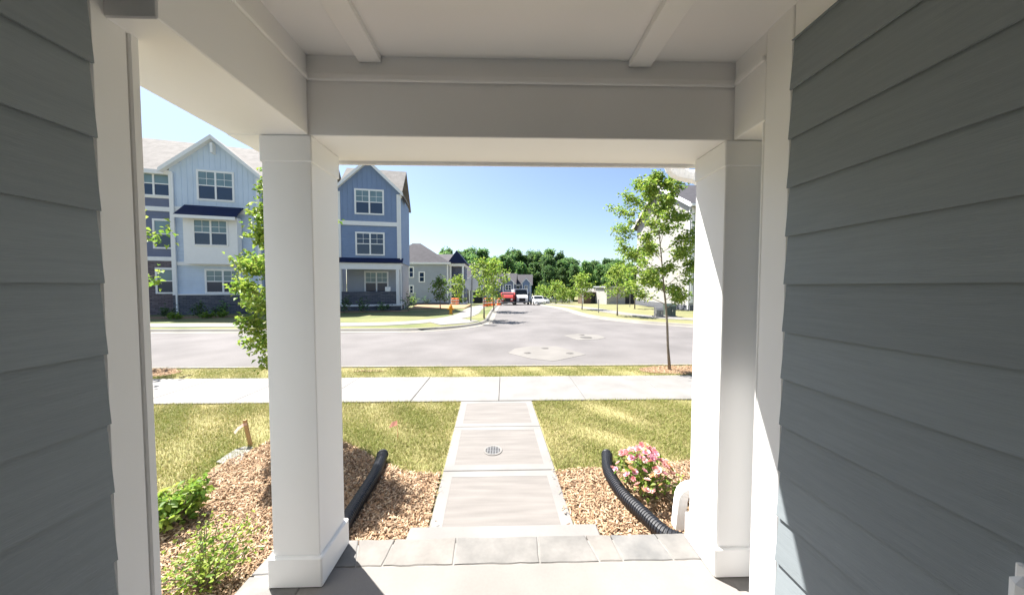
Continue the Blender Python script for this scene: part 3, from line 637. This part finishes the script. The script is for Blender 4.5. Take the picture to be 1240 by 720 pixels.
def main_roof(par, x0,x1,ze,zr,y0,y1,mt,ov=.4):    # ridge along x
    ym=(y0+y1)/2; s_=(zr-ze)/(ym-y0); a=y0-ov; za=ze-s_*ov
    MB().extr([(a,za),(ym,zr),(y1+ov,za),(y1+ov,za+.14),(ym,zr+.16),(a,za+.14)],x0-ov,x1+ov).build('roof', mt, par)
    pbox(par,'fascia',T,x0-ov,x1+ov,a-.04,a-.002,za-.12,za+.15); pbox(par,'soffit',T,x0-ov+.01,x1+ov-.01,a,y0-.06,za-.10,za-.02)
# left townhouse: local frame, x to the right, y back, origin at the gable block's left front foot
D1 = 21.0
h1 = thing('townhouse', 'pale blue three storey townhouse with gable and navy awning', 'house', (-22.79,21.36,0), R(14.4), world_coords=False)
h1.scale = (.795,1,1); Wd = 6.45; ZE, ZP = 9.95, 12.2
pbox(h1,'wall',M_['ltblue'],0,Wd,0,9,-.1,7.15); pbox(h1,'wall',M_['ltblue_p'],0,Wd,.002,9,7.16,ZE)
gable_face(h1,'gable',0,Wd,7.3,ZE,ZP,0,M_['ltblue_p']); battens(h1,0,Wd,7.42,ZE,ZP,-.05,M_['ltblue_p'],.40,[(1.85,4.65,7.9,10.2)])
gable_roof_front(h1,0,Wd,ZE,ZP,-.05,5.5,M_['shingle'],.42)
pbox(h1,'belt',T,.0,Wd,-.09,-.001,7.12,7.42); pbox(h1,'belt',T,.0,Wd,-.08,-.001,3.42,3.66)
pbox(h1,'corner_board',T,-.02,.22,-.105,.001,1.4,ZE-.2); pbox(h1,'corner_board',T,Wd-.22,Wd+.02,-.105,.001,1.4,ZE-.2)
pbox(h1,'stone_base',M_['stone'],0,Wd,-.12,-.001,-.1,1.36); pbox(h1,'stone_cap',T,0,Wd,-.15,-.002,1.362,1.44)
window(h1,1.9,4.6,7.95,10.05,-.051)
bay = pbox(h1,'bay',T,1.25,5.05,-.62,-.092,3.5,6.75); window(h1,1.95,4.4,4.75,6.55,-.621,fr=.10)
mb = MB(); mb.extr([(-1.15,6.60),(-.10,7.50),(-.095,7.57),(-1.15,6.68)],1.0,5.25); mb.build('awning', M_['navy'], h1); pbox(h1,'awning_edge',T,.98,5.27,-1.20,-1.152,6.48,6.69)
window(h1,2.2,4.85,1.46,3.2,-.001,fr=.14)
pbox(h1,'gable_bracket',T,Wd/2-.09,Wd/2+.09,-.40,-.051,ZP-1.0,ZP-.35)
pbox(h1,'downspout',T,.24,.34,-.2,-.11,.1,ZE-.3)
# dark left bay of the same row
X0 = -7.5; yb = .35
pbox(h1,'wall',M_['slate'],X0,-.021,yb,9,3.72,9.5); pbox(h1,'stone_wall',M_['brick'],X0,-.021,yb-.06,9,-.1,3.7)
pbox(h1,'belt',T,X0,-.021,yb-.05,yb-.001,7.12,7.42); pbox(h1,'belt',T,X0,-.021,yb-.10,yb-.001,3.72,4.0)
pbox(h1,'upper_panel',T,X0,-.021,yb-.04,yb-.001,8.0,ZE-.3); window(h1,-2.5,-.15,8.1,9.85,yb-.041,fr=.12,grid=False)
window(h1,-1.55,-.1,4.55,6.6,yb-.001,n=1,grid=False); window(h1,-1.45,-.05,1.45,3.25,yb-.061,n=1,grid=False)
window(h1,-5.6,-3.6,8.1,9.85,yb-.041,fr=.12,grid=False); window(h1,-5.2,-3.8,4.55,6.6,yb-.001,n=1,grid=False)
pbox(h1,'wall',M_['slate'],X0,-.021,yb+.002,9,9.5,ZE)
main_roof(h1,X0,Wd+4.4,ZE,ZE+3.6,yb,9.6,M_['shingle'],.35)
# right neighbour in the same row (mostly behind the column)
pbox(h1,'wall',M_['slate'],Wd+.021,Wd+4.4,yb,9,-.1,ZE); pbox(h1,'belt',T,Wd+.021,Wd+4.4,yb-.05,yb-.001,7.12,7.42)
window(h1,Wd+.6,Wd+2.8,8.1,9.85,yb-.001); window(h1,Wd+.6,Wd+2.8,4.75,6.55,yb-.001)

# blue house with porch
h2 = thing('blue_house', 'slate blue three storey house with porch and navy porch roof', 'house', (-13.37,24.73,0), R(9.65), world_coords=False)
h2.scale = (.88,1,1); W2 = 5.35; ZE2, ZP2 = 9.75, 12.0; yp = 1.5
pbox(h2,'wall',M_['blue'],0,W2,0,5.6,4.0,7.0); pbox(h2,'wall',M_['blue_p'],.001,W2-.001,.001,5.6,7.0,ZE2); pbox(h2,'porch_wall',M_['grey'],.1,W2-.1,yp,5.6,-.1,4.0)
gable_face(h2,'gable',0,W2,7.15,ZE2,ZP2,0,M_['blue_p']); battens(h2,0,W2,7.3,ZE2,ZP2,-.05,M_['blue_p'],.42,[(1.4,4.1,7.75,9.95)])
gable_roof_front(h2,0,W2,ZE2,ZP2,-.05,3.0,M_['shingle'],.38); main_roof(h2,.1,W2-.1,ZE2,ZE2+2.6,.3,5.5,M_['shingle'],.3)
pbox(h2,'belt',T,0,W2,-.09,-.001,6.92,7.25)
for a in (-.02,W2-.24): pbox(h2,'corner_board',T,a,a+.26,-.105,.001,4.3,ZE2-.2)
window(h2,1.45,4.0,7.8,9.85,-.051); window(h2,1.45,4.0,4.5,6.4,-.001,up='glass')
mb = MB(); mb.extr([(-.55,3.88),(-.002,4.22),(-.002,4.3),(-.55,3.98)],-.3,W2+.3); mb.build('porch_roof', M_['navy'], h2)
pbox(h2,'porch_beam',T,-.1,W2+.1,-.38,-.05,3.35,3.86); pbox(h2,'porch_ceiling',T,0,W2,-.049,yp-.002,3.80,3.86)
for a in (0,W2-.35): pbox(h2,'porch_post',T,a+.02,a+.3,-.36,-.08,.48,3.348)
pbox(h2,'stone_wall',M_['stone'],.31,W2-.36,-.32,-.14,.52,1.55); pbox(h2,'porch_slab',T,-.1,W2+.1,-.42,yp-.001,.36,.478); pbox(h2,'stone_base',M_['stone'],-.05,W2+.05,-.36,yp-.002,-.1,.358)
window(h2,1.7,3.95,1.35,3.3,yp-.001,up='glassup')
pbox(h2,'downspout',T,W2+.03,W2+.13,-.2,-.08,.1,ZE2-.3)
def seat(loc, w, label, mt):
    s_ = thing('garden_bench', label, 'bench', loc, R(9.65), world_coords=False)
    MB().bbox(0,w,0,.6,.18,.42,.04).build('cushion', mt, s_); MB().bbox(0,w,.45,.62,.42,.85,.04).build('backrest', mt, s_)
    for a in (.03,w-.09):
        for b in (.04,.5): MB().box(a,a+.06,b,b+.06,0,.18).build('leg', mt, s_)
hm = Matrix.Translation((-13.37,24.73,0)) @ Matrix.Rotation(R(9.65),4,'Z')
seat(hm @ Vector((1.9,.55,.479)), 1.7, 'dark navy bench on the blue house porch, below its window', M_['navy'])
seat(hm @ Vector((.75,.55,.479)), .75, 'dark navy armchair on the blue house porch beside the bench', M_['navy'])
p_ = hm @ Vector((3.75,-.24,1.55)); pl = thing('planter', 'small white planter box on the stone wall of the blue porch', 'planter', tuple(p_), R(9.65), world_coords=False)
MB().bbox(-.2,.2,-.08,.1,.0,.38,.01).build('box', T, pl); MB().bbox(-.16,.16,-.05,.07,.36,.385,.004).build('soil', M_['mulch'], pl)

# grey house further along the side street
z3 = zt(44)
h3 = thing('grey_house', 'grey two storey house with dark hip roof and corner porch', 'house', (-15.4,44,z3-.05), R(2), world_coords=False)
W3 = 7.2; Z3 = 6.15
pbox(h3,'wall',M_['grey'],-2,W3,0,9,-.3,Z3); pbox(h3,'foundation',M_['stone'],-2.02,W3+.02,-.03,9,-.3,.35)
mb = MB(); o_=.4; mb.add([(-2-o_,-o_,Z3),(W3+o_,-o_,Z3),(W3+o_,9.4,Z3),(-2-o_,9.4,Z3),(1.2,3.6,Z3+3.3),(2.4,3.6,Z3+3.3),(4.6,4.5,Z3+1.75),(W3+o_,4.5,Z3+1.75)],[(0,1,7,6,5,4),(1,2,7),(2,3,4,5,6,7),(3,0,4),(0,3,2,1)]); mb.build('roof', M_['dshingle'], h3)
pbox(h3,'fascia',T,-2.4,W3+.41,-.44,-.401,Z3-.2,Z3+.06); pbox(h3,'soffit',T,-2.4,W3+.4,-.4,-.001,Z3-.12,Z3-.02)
pbox(h3,'corner_board',T,W3-.2,W3+.02,-.03,.001,.36,Z3-.2)
for a,b,c,d in ((1.5,2.3,4.0,5.6),(2.95,3.85,3.35,4.9),(1.55,2.25,1.7,2.95)): window(h3,a,b,c,d,-.001,n=1,fr=.16,grid=False,up='glass')
# two storey porch on the street side
pbox(h3,'porch_floor',T,W3+.021,W3+2.3,.3,6,-.1,.30); pbox(h3,'balcony_floor',T,W3+.021,W3+2.3,.3,6,2.95,3.2)
pbox(h3,'porch_beam',T,W3+.021,W3+2.35,.25,6,5.75,6.1)
for a in (W3+.12,W3+1.95):
    for b in (.32,5.6): pbox(h3,'porch_post',T,a,a+.26,b,b+.26,.301,2.948); pbox(h3,'porch_post',T,a,a+.26,b,b+.26,3.201,5.748)
pbox(h3,'railing',M_['doorpaint'],W3+.4,W3+1.94,.38,.44,3.3,4.15); pbox(h3,'railing',M_['doorpaint'],W3+.4,W3+1.94,.38,.44,.4,1.25)
mb = MB(); mb.extr([(W3-.2,6.102),(W3+2.7,6.102),(W3+1.2,8.0)],.1,6.3,'y'); mb.build('porch_roof', M_['navy'], h3)
pbox(h3,'porch_back_wall',M_['slate'],W3+.022,W3+2.2,2.2,5.9,.31,5.7)
# small far houses near the wood
def small_house(loc, label, w, mt, rz=0):
    h = thing('far_house', label, 'house', loc, rz, world_coords=False)
    pbox(h,'wall',mt,0,w,0,8,-.4,5.4); main_roof(h,0,w,5.4,8.2,0,8,M_['dshingle'],.35)
    gx0 = w*.55; gable_face(h,'gable',gx0,w-.3,0,5.6,7.0,-.7,mt); pbox(h,'bay_wall',mt,gx0,w-.3,-.7,-.001,-.3,5.6)
    gable_roof_front(h,gx0,w-.3,5.6,7.0,-.75,2.5,M_['dshingle'],.3)
    for a in (gx0-.02,w-.5): pbox(h,'corner_board',T,a,a+.22,-.78,-.70,0,5.5)
    window(h,gx0+.7,w-1.0,3.4,5.0,-.751,grid=False,up='glass'); window(h,.5,gx0-.6,3.3,4.9,-.001,grid=False,up='glass')
    pbox(h,'porch_roof',M_['navy'],-.2,gx0-.1,-1.6,-.002,2.7,2.9); 
    for a in (-.1,gx0-.4): pbox(h,'porch_post',T,a,a+.2,-1.55,-1.35,-.2,2.699)
    pbox(h,'door',M_['doorpaint'],gx0-1.3,gx0-.4,-.03,-.001,0,2.1); pbox(h,'garage_door',M_['darkvoid'],gx0+.4,w-.7,-.78,-.751,0,2.3); pbox(h,'belt',T,gx0,w-.3,-.79,-.752,2.7,2.95)
    return h
small_house((-10.2,62,zt(62)), 'grey gabled house beyond the corner porch house, behind a bright tree', 6.5, M_['grey'], R(-4))
small_house((-4.6,86,zt(86)), 'slate house with twin gables at the end of the street, farther from the trucks', 7.6, M_['slate'], R(-6))
small_house((1.8,90,zt(90)), 'slate blue house at the street end directly behind the white truck', 6.2, M_['blue'], R(-6))

# cream house on the right: its gable end faces the side street
h4 = thing('cream_house', 'tall cream sided house with dark roof and stone base', 'house', (15.0,24,0), world_coords=False)
pbox(h4,'wall',M_['cream'],0,12,0,10,.42,8.6); pbox(h4,'stone_base',M_['stone'],-.06,12.06,-.06,10.06,-.1,.418)
mb = MB(); mb.extr([(0,8.6),(10,8.6),(5,11.5)],-.001,12); mb.build('gable', M_['cream'], h4)
for y0_,y1_,z0_,z1_ in ((-.5,5,8.31,11.5),(10.5,5,8.31,11.5)):
    mb = MB(); mb.extr([(y0_,z0_),(y1_,z1_),(y1_,z1_+.2),(y0_,z0_+.2)] if y0_<5 else [(y1_,z1_),(y0_,z0_),(y0_,z0_+.2),(y1_,z1_+.2)],-.4,12.4); mb.build('roof_plane', M_['dshingle'], h4)
    mb = MB(); mb.extr([(y0_,z0_-.12),(y1_,z1_-.12),(y1_,z1_+.22),(y0_,z0_+.22)] if y0_<5 else [(y1_,z1_-.12),(y0_,z0_-.12),(y0_,z0_+.22),(y1_,z1_+.22)],-.45,-.402); mb.build('rake_board', T, h4)
pbox(h4,'gutter',T,-.4,12.4,-.62,-.502,8.25,8.45); pbox(h4,'corner_board',T,-.03,.2,-.03,.001,.63,8.3); pbox(h4,'downspout',T,-.13,-.031,.08,.18,.1,8.2)
pbox(h4,'vent_pipe',M_['post'],2.2,2.3,2.9,3.0,9.9,10.9)
# low building on the right beyond the lawn
h5 = thing('low_building', 'low pale garage building with dark doorway beyond the dry lawn', 'building', (16.4,48,zt(48)), world_coords=False)
pbox(h5,'wall',M_['cream'],0,12,0,6,-.3,2.7); pbox(h5,'roof',M_['signback'],-.3,12.3,-.3,6.3,2.702,2.9); pbox(h5,'doorway',M_['darkvoid'],3.0,4.6,-.03,-.001,-.1,2.0)
h6 = thing('timber_shed', 'low brown timber shed before the wood, left of the garage building', 'shed', (14.2,54,zt(54)), world_coords=False)
pbox(h6,'wall',M_['timber'],0,4.2,0,4,-.3,2.0); mb=MB(); mb.extr([(-.4,2.002),(4.4,2.6),(4.4,2.75),(-.4,2.15)],-.3,4.5); mb.build('roof', M_['shingle'], h6); pbox(h6,'door',M_['darkvoid'],1.4,2.3,-.03,-.001,-.2,1.8); pbox(h6,'post',M_['trimwhite'],-.15,-.02,-.15,-.02,-.3,2.0)

# ------------------------------------------------------------------ shrubs by the houses
def house_shrub(px, py, w, h, label, seed, mats, y):
    x = wx(px,y)
    return shrub('foundation_shrub', label, (x,y,zt(y)), w, h, 170, .14, seed, mats, [1/len(mats)]*len(mats), 10)
DL = [M_['dleaf'],M_['fleaf0']]; LL = [M_['leaf0'],M_['leaf1']]
for i,(px,y,w,h,mm,lb) in enumerate([(204,18.9,.9,1.1,DL,'dark rounded shrub before the purple stone wall'),(241,19.6,.9,1.1,DL,'dark shrub at the pale blue townhouse, left of its lower window'),(265,20.0,.85,1.1,DL,'dark shrub under the lower window of the pale blue townhouse'),
    (211,18.5,.6,.45,LL,'low yellow green shrub by the downspout of the townhouse'),(250,19.0,.7,.4,LL,'low yellow green shrub between two dark shrubs'),(268,19.4,.6,.5,LL,'small yellow green shrub at the right townhouse bed end'),
    (420,22.9,1.1,1.4,DL,'dark shrub before the left post of the blue porch'),(441,23.0,1.0,1.3,DL,'dark shrub before the blue porch, under the bench'),(463,23.6,1.2,1.0,DL,'broad dark shrub before the blue porch by the planter'),(494,24.2,1.2,1.9,DL,'tall dark shrub at the corner of the blue house'),
    (516,41.5,1.6,1.6,DL,'dark shrub before the grey house wall'),(501,34,1.4,1.6,LL,'light green shrub on the lawn edge between blue and grey house')]):
    house_shrub(px,0,w,h,lb,300+i,mm,y)
m = MB(); 
tag(MB().prism([(-25.5,17.6),(-17.5,19.2),(-17.3,20.8),(-24,19.8)],-.05,.010).build('mulch_bed', M_['mulch']), kind='structure')
tag(MB().prism([(-13.8,22.3),(-7.6,23.6),(-7.8,25.0),(-13.8,23.4)],-.05,.010).build('mulch_bed', M_['mulch']), kind='structure')
# ------------------------------------------------------------------ street trees across the street
DG = [M_['fleaf1'],M_['leaf1'],M_['dleaf']]
def far_tree(px, y, H, cr, base, label, seed, nl=700, leaf=.24, mats=YM, pr=YP, scl=None):
    t = young_tree('young_tree', label, H, base, cr, .05, nl, leaf, seed, 'young street trees', mats, pr, 16, detail=False)
    t.location = (wx(px,y), y, zt(y)); return t
far_tree(533,27,2.7,.75,.7,'small dark conical tree on the lawn before the grey house',41,600,.2,DG,[.5,.3,.2])
far_tree(586,18.6,3.5,.95,.9,'bright yellow green young tree beside the sign post',42,900,.17)
far_tree(598,25.5,4.0,1.3,.9,'bright young tree farther along the left kerb',43,900,.24)
far_tree(556,38,3.6,1.3,.6,'light green tree before the corner porch of the grey house',44)
far_tree(748,19.9,3.25,1.0,1.1,'young tree on the right kerb strip, second from the cream house',45,900,.16)
far_tree(705,25.8,2.9,1.0,.9,'young tree on the right kerb strip, midway along the lawn',46,700,.2)
far_tree(769,27,5.4,1.6,1.0,'large leafed tree before the far corner of the cream house',47,1000,.26)
for i,(px,y,H,c) in enumerate([(673,52,3.6,1.5),(681,60,3.0,1.0),(657,60,3.0,1.6),(690,64,2.6,1.0)]): far_tree(px,y,H,c,.5,'small round tree at the street end before the wood',50+i,500,.36)
# ------------------------------------------------------------------ the wood
def forest_tree(seed, H, r0):
    rng = np.random.default_rng(seed); r_ = random.Random(seed)
    root = thing('forest_tree', 'tall dense green tree in the wood behind the houses', 'tree', (0,0,-50), group='trees of the wood behind the houses', world_coords=False)
    MB().tube([(0,0,-.5),(.1,.05,H*.35),(0,.1,H*.8)],[.32,.22,.06],6).build('trunk', M_['bark'], root)
    P = []
    for k in range(60):
        t = r_.random()**.8; z = H*(.14+.80*t); rr = r0*(1-.65*max(0,t-.35)/.65)*r_.uniform(.2,.95); a = r_.uniform(0,6.28); lr = r_.uniform(.09,.24)*r0*1.15
        c = np.array([math.cos(a)*rr,math.sin(a)*rr,z]); d = rng.normal(0,1,(100,3)); d /= np.linalg.norm(d,axis=1)[:,None]; P.append(c+d*lr*rng.uniform(.55,1.15,(100,1))*np.array([1,1,1.05]))
    P = np.concatenate(P); link('crown', leafmesh(P, .55, rng, [M_['fleaf0'],M_['fleaf1'],M_['fleaf2']], [.4,.35,.25], .3, aspect=.8), root); return root
protos = [forest_tree(900+i, 17, 4.6+.35*i) for i in range(5)]
r_ = random.Random(31); spots = []
for row,(y,sp,hs) in enumerate(((96,4.4,.80),(103,4.4,.92),(111,4.4,1.0),(121,5.0,1.12))):
    x = -44+row*2
    while x < 62:
        xx = x+r_.uniform(-1.2,1.2); yy = y+r_.uniform(-2.5,2.5)+max(0,xx-20)*.12
        sc_ = hs*r_.uniform(.80,1.12)*(.9 if xx > 22 else 1)
        if not (row == 0 and -9 < xx < 12): spots.append((xx,yy,sc_))
        x += sp
for i,(x,y,s_) in enumerate(spots):
    if i < 5: t = protos[i]; t.location = (x,y,zt(y)-.2); t.rotation_euler=(0,0,r_.uniform(0,6)); t.scale=(s_,)*3
    else: copy_tree(protos[i%5], (x,y,zt(y)-.2), r_.uniform(0,6), s_)

# ------------------------------------------------------------------ street furniture and vehicles
x,y = (570-611)/365*16.9, 16.9
sg = thing('stop_sign', 'octagonal street sign seen from behind on a thin leaning post', 'street sign', (x,y,.0), world_coords=False)
MB().tube([(0,0,-.1),(0,0,2.5)],.03,8).build('post', M_['post'], sg)
mb = MB(); oc_ = [(.39*math.cos(R(22.5+45*k)),.39*math.sin(R(22.5+45*k))) for k in range(8)]
mb.prism(oc_,-.004,.004,M=Matrix.Translation((0,.036,2.08))@Matrix.Rotation(R(90),4,'X')); mb.build('plate', M_['signback'], sg)
mb = MB(); mb.prism([(p[0]*.97,p[1]*.97) for p in oc_],0,.002,M=Matrix.Translation((0,.044,2.08))@Matrix.Rotation(R(-90),4,'X')); mb.build('sign_face', M_['redpaint'], sg)
for z in (1.9,2.25): MB().lathe([(.02,0),(.02,.012)],8,M=Matrix.Translation((0,.03,z))@Matrix.Rotation(R(90),4,'X')).build('bolt', M_['chrome'], sg)
sg.rotation_euler = (0,.03,.12)
for (px,y,hh,lb) in ((725,22.3,.95,'thin grey marker post on the right kerb strip'),(763,30,1.4,'thin grey post on the dry lawn')):
    po = thing('marker_post', lb, 'post', (wx(px,y),y,zt(y)), world_coords=False); MB().tube([(0,0,-.1),(0,0,hh)],.03,6).build('shaft', M_['post'], po); MB().lathe([(.034,0),(.034,.05),(.01,.06)],8,(0,0,hh-.01)).build('cap', M_['post'], po)
x,y = (546-611)/365*21.3, 21.3
hy = thing('fire_hydrant', 'orange yellow fire hydrant on the lawn before the grey house', 'hydrant', (x,y,0), world_coords=False)
MB().lathe([(.16,-.05),(.16,.05),(.10,.06),(.10,.45),(.13,.46),(.13,.52),(.11,.56),(.07,.64),(.03,.68),(.03,.72),(0.01,.73)],14).build('barrel', M_['hydrant'], hy, smooth=True)
for a in (0,180,270): MB().lathe([(.055,0),(.055,.13),(.07,.132),(.07,.17),(.02,.19)],10,M=Matrix.Translation((0,0,.38))@Matrix.Rotation(R(a),4,'Z')@Matrix.Rotation(R(90),4,'Y')@Matrix.Translation((0,0,.05))).build('nozzle', M_['hydrant'], hy)
# utility cabinets
def cabinet(px,y,w,h,d,label,mt):
    c = thing('utility_cabinet', label, 'utility cabinet', (wx(px,y),y,zt(y)), R(-8), world_coords=False)
    MB().bbox(-w/2-.08,w/2+.08,-d/2-.08,d/2+.08,-.1,.08,.01).build('pad', M_['concrete'], c); mb = MB(); mb.extr([(-d/2,.081),(d/2,.081),(d/2,h),(-d/2+.12,h),(-d/2,h-.15)],-w/2,w/2); mb.build('body', mt, c)
    MB().box(-.012,.012,-d/2-.004,-d/2+.001,.12,h-.2).build('door_seam', M_['darkvoid'], c); MB().bbox(.05,.09,-d/2-.03,-d/2-.001,h*.4,h*.55,.004).build('handle', M_['chrome'], c)
cabinet(798,19.0,.42,.62,.5,'grey utility cabinet at the far pavement behind the slender tree',M_['post']); cabinet(811,19.3,.55,.85,.6,'dark green utility cabinet at the far pavement behind the slender tree',M_['cabinet'])
def wheel(par, x, y, r, w=.2):
    Mx = Matrix.Translation((x,y,r))@Matrix.Rotation(R(90),4,'Y')@Matrix.Translation((0,0,-w/2))
    t = MB().lathe([(r*.6,0),(r*.95,0),(r,.03),(r,w-.03),(r*.95,w),(r*.6,w)],16,M=Mx).build('wheel', M_['tyre'], par); MB().lathe([(r*.58,-.005),(r*.58,w+.005)],12,M=Mx).build('rim', M_['chrome'], t)
def car(loc, label, paint, rz=0, pickup=False):   # nose towards -y
    c = thing('parked_car', label, 'car', loc, rz, group='cars parked at the street end', world_coords=False); w=.9
    side = [(-2.2,.28),(2.2,.28),(2.25,.6),(2.2,.95),(1.5,1.0),(-.75,.98),(-2.0,.85),(-2.25,.62)]
    mb = MB(); mb.extr(side,-w,w); mb.build('body', paint, c)
    cab = [(-.9,.97),(-.25,1.5),(.7,1.52),(1.15 if pickup else 1.75,.99)]
    n=4; vs=[(-w+.06 if i in (0,3) else -w+.17,)+q for i,q in enumerate(cab)]+[(w-.06 if i in (0,3) else w-.17,)+q for i,q in enumerate(cab)]
    MB().add(vs,[(3,2,1,0),(4,5,6,7),(0,1,5,4),(1,2,6,5),(2,3,7,6),(3,0,4,7)]).build('cabin', paint, c)
    MB().add([(-w+.13,-.85,1.03),(w-.13,-.85,1.03),(w-.24,-.31,1.46),(-w+.24,-.31,1.46)],[(0,1,2,3)]).build('windscreen', M_['carglass'], c)
    for s_ in (-1,1): MB().add([(s_*(w-.065),-.7,1.02),(s_*(w-.065),1.0,1.02),(s_*(w-.155),.62,1.45),(s_*(w-.155),-.22,1.45)],[(0,1,2,3)]).build('side_window', M_['carglass'], c); MB().bbox(s_*.6-.18,s_*.6+.18,-2.27,-2.1,.62,.78,.02).build('headlight', M_['lamp'], c)
    MB().box(-.4,.4,-2.262,-2.2,.45,.62).build('grille', M_['darkvoid'], c)
    for a in (-w+.02,w-.02):
        for b in (-1.4,1.4): wheel(c,a,b,.33)
    return c
def truck(loc, label, paint, H=2.9, rz=0):
    c = thing('work_truck', label, 'truck', loc, rz, world_coords=False); w=1.15
    mb=MB(); mb.extr([(-3.2,.55),(-1.6,.55),(-1.6,1.75),(-3.0,1.6),(-3.25,1.3)],-w*.8,w*.8); mb.build('hood', paint, c)
    mb=MB(); mb.extr([(-1.6,.55),(.0,.55),(.0,H*.9),(-1.2,H*.9),(-1.6,1.75)],-w,w); mb.build('cab', paint, c)
    MB().add([(-w+.12,-1.63,1.80),(w-.12,-1.63,1.80),(w-.2,-1.29,H*.9-.08),(-w+.2,-1.29,H*.9-.08)],[(0,1,2,3)]).build('windscreen', M_['carglass'], c)
    MB().bbox(-.5,.5,-3.29,-3.19,.75,1.3,.02).build('grille', M_['darkvoid'], c); MB().bbox(-w,w,-3.4,-3.2,.5,.72,.03).build('bumper', M_['post'], c)
    for s_ in (-1,1): MB().bbox(s_*.72-.14,s_*.72+.14,-3.28,-3.1,.95,1.2,.03).build('headlight', M_['lamp'], c); MB().bbox(s_*(w+.18)-.1,s_*(w+.18)+.1,-1.6,-1.5,1.6,2.2,.02).build('mirror', M_['darkvoid'], c)
    MB().bbox(-w-.05,w+.05,.1,4.5,.9,H*.86,.05).build('dump_body', paint if H>2.7 else M_['post'], c); MB().box(-.5,.5,-1.6,4.4,.5,.88).build('chassis', M_['tyre'], c)
    for a in (-w+.1,w-.1):
        for b in (-2.4,2.2,3.4): wheel(c,a,b,.5,.28)
    return c
def at(px,y): return (wx(px,y), y, zt(y)-.12)
truck(at(630,52), 'white work truck with dark windscreen at the street end', M_['carwhite'], 3.0, R(3))
truck(at(615.5,50), 'red work truck parked left of the white truck', M_['redpaint'], 2.3, R(-4))
car(at(651,50), 'white car parked right of the white truck', M_['carwhite'], R(5))
car(at(657,58), 'silver pickup parked behind the white car', M_['carsilver'], R(4), True)
car(at(604,62), 'white car at the left kerb before the red truck', M_['carwhite'], R(100))
car(at(674,66), 'silver car parked by the right kerb at the street end', M_['carsilver'], R(80))
car(at(681,70), 'white car parked under the small trees at the street end', M_['carwhite'], R(85))
def barrel(px,y,label):
    b = thing('traffic_barrel', label, 'barrel', (wx(px,y),y,zt(y)), world_coords=False)
    MB().lathe([(.36,0),(.36,.08),(.28,.1),(.26,.9),(.2,.95)],12).build('body', M_['orange'], b)
    for z in (.35,.65): MB().lathe([(.277,z),(.274,z+.12)],12).build('stripe', M_['trimwhite'], b)
for i,(px,y,lb) in enumerate([(588,34,'orange barrel left of the kerb by the bright trees'),(592,36,'orange barrel between two others on the left strip'),(597,38,'orange barrel nearest the red truck'),(604,42,'orange barrel standing at the left kerb edge'),(549,35,'orange barrel before the grey house porch'),(553,36,'orange barrel beside another before the grey house porch')]): barrel(px,y,lb)
tag(MB().prism([(-8.5,27),(-3.7,27.5),(-3.7,33),(-9.5,33)],zt(30)-.2,zt(26)+.02).build('bare_earth_patch', M_['dirt']), kind='structure')
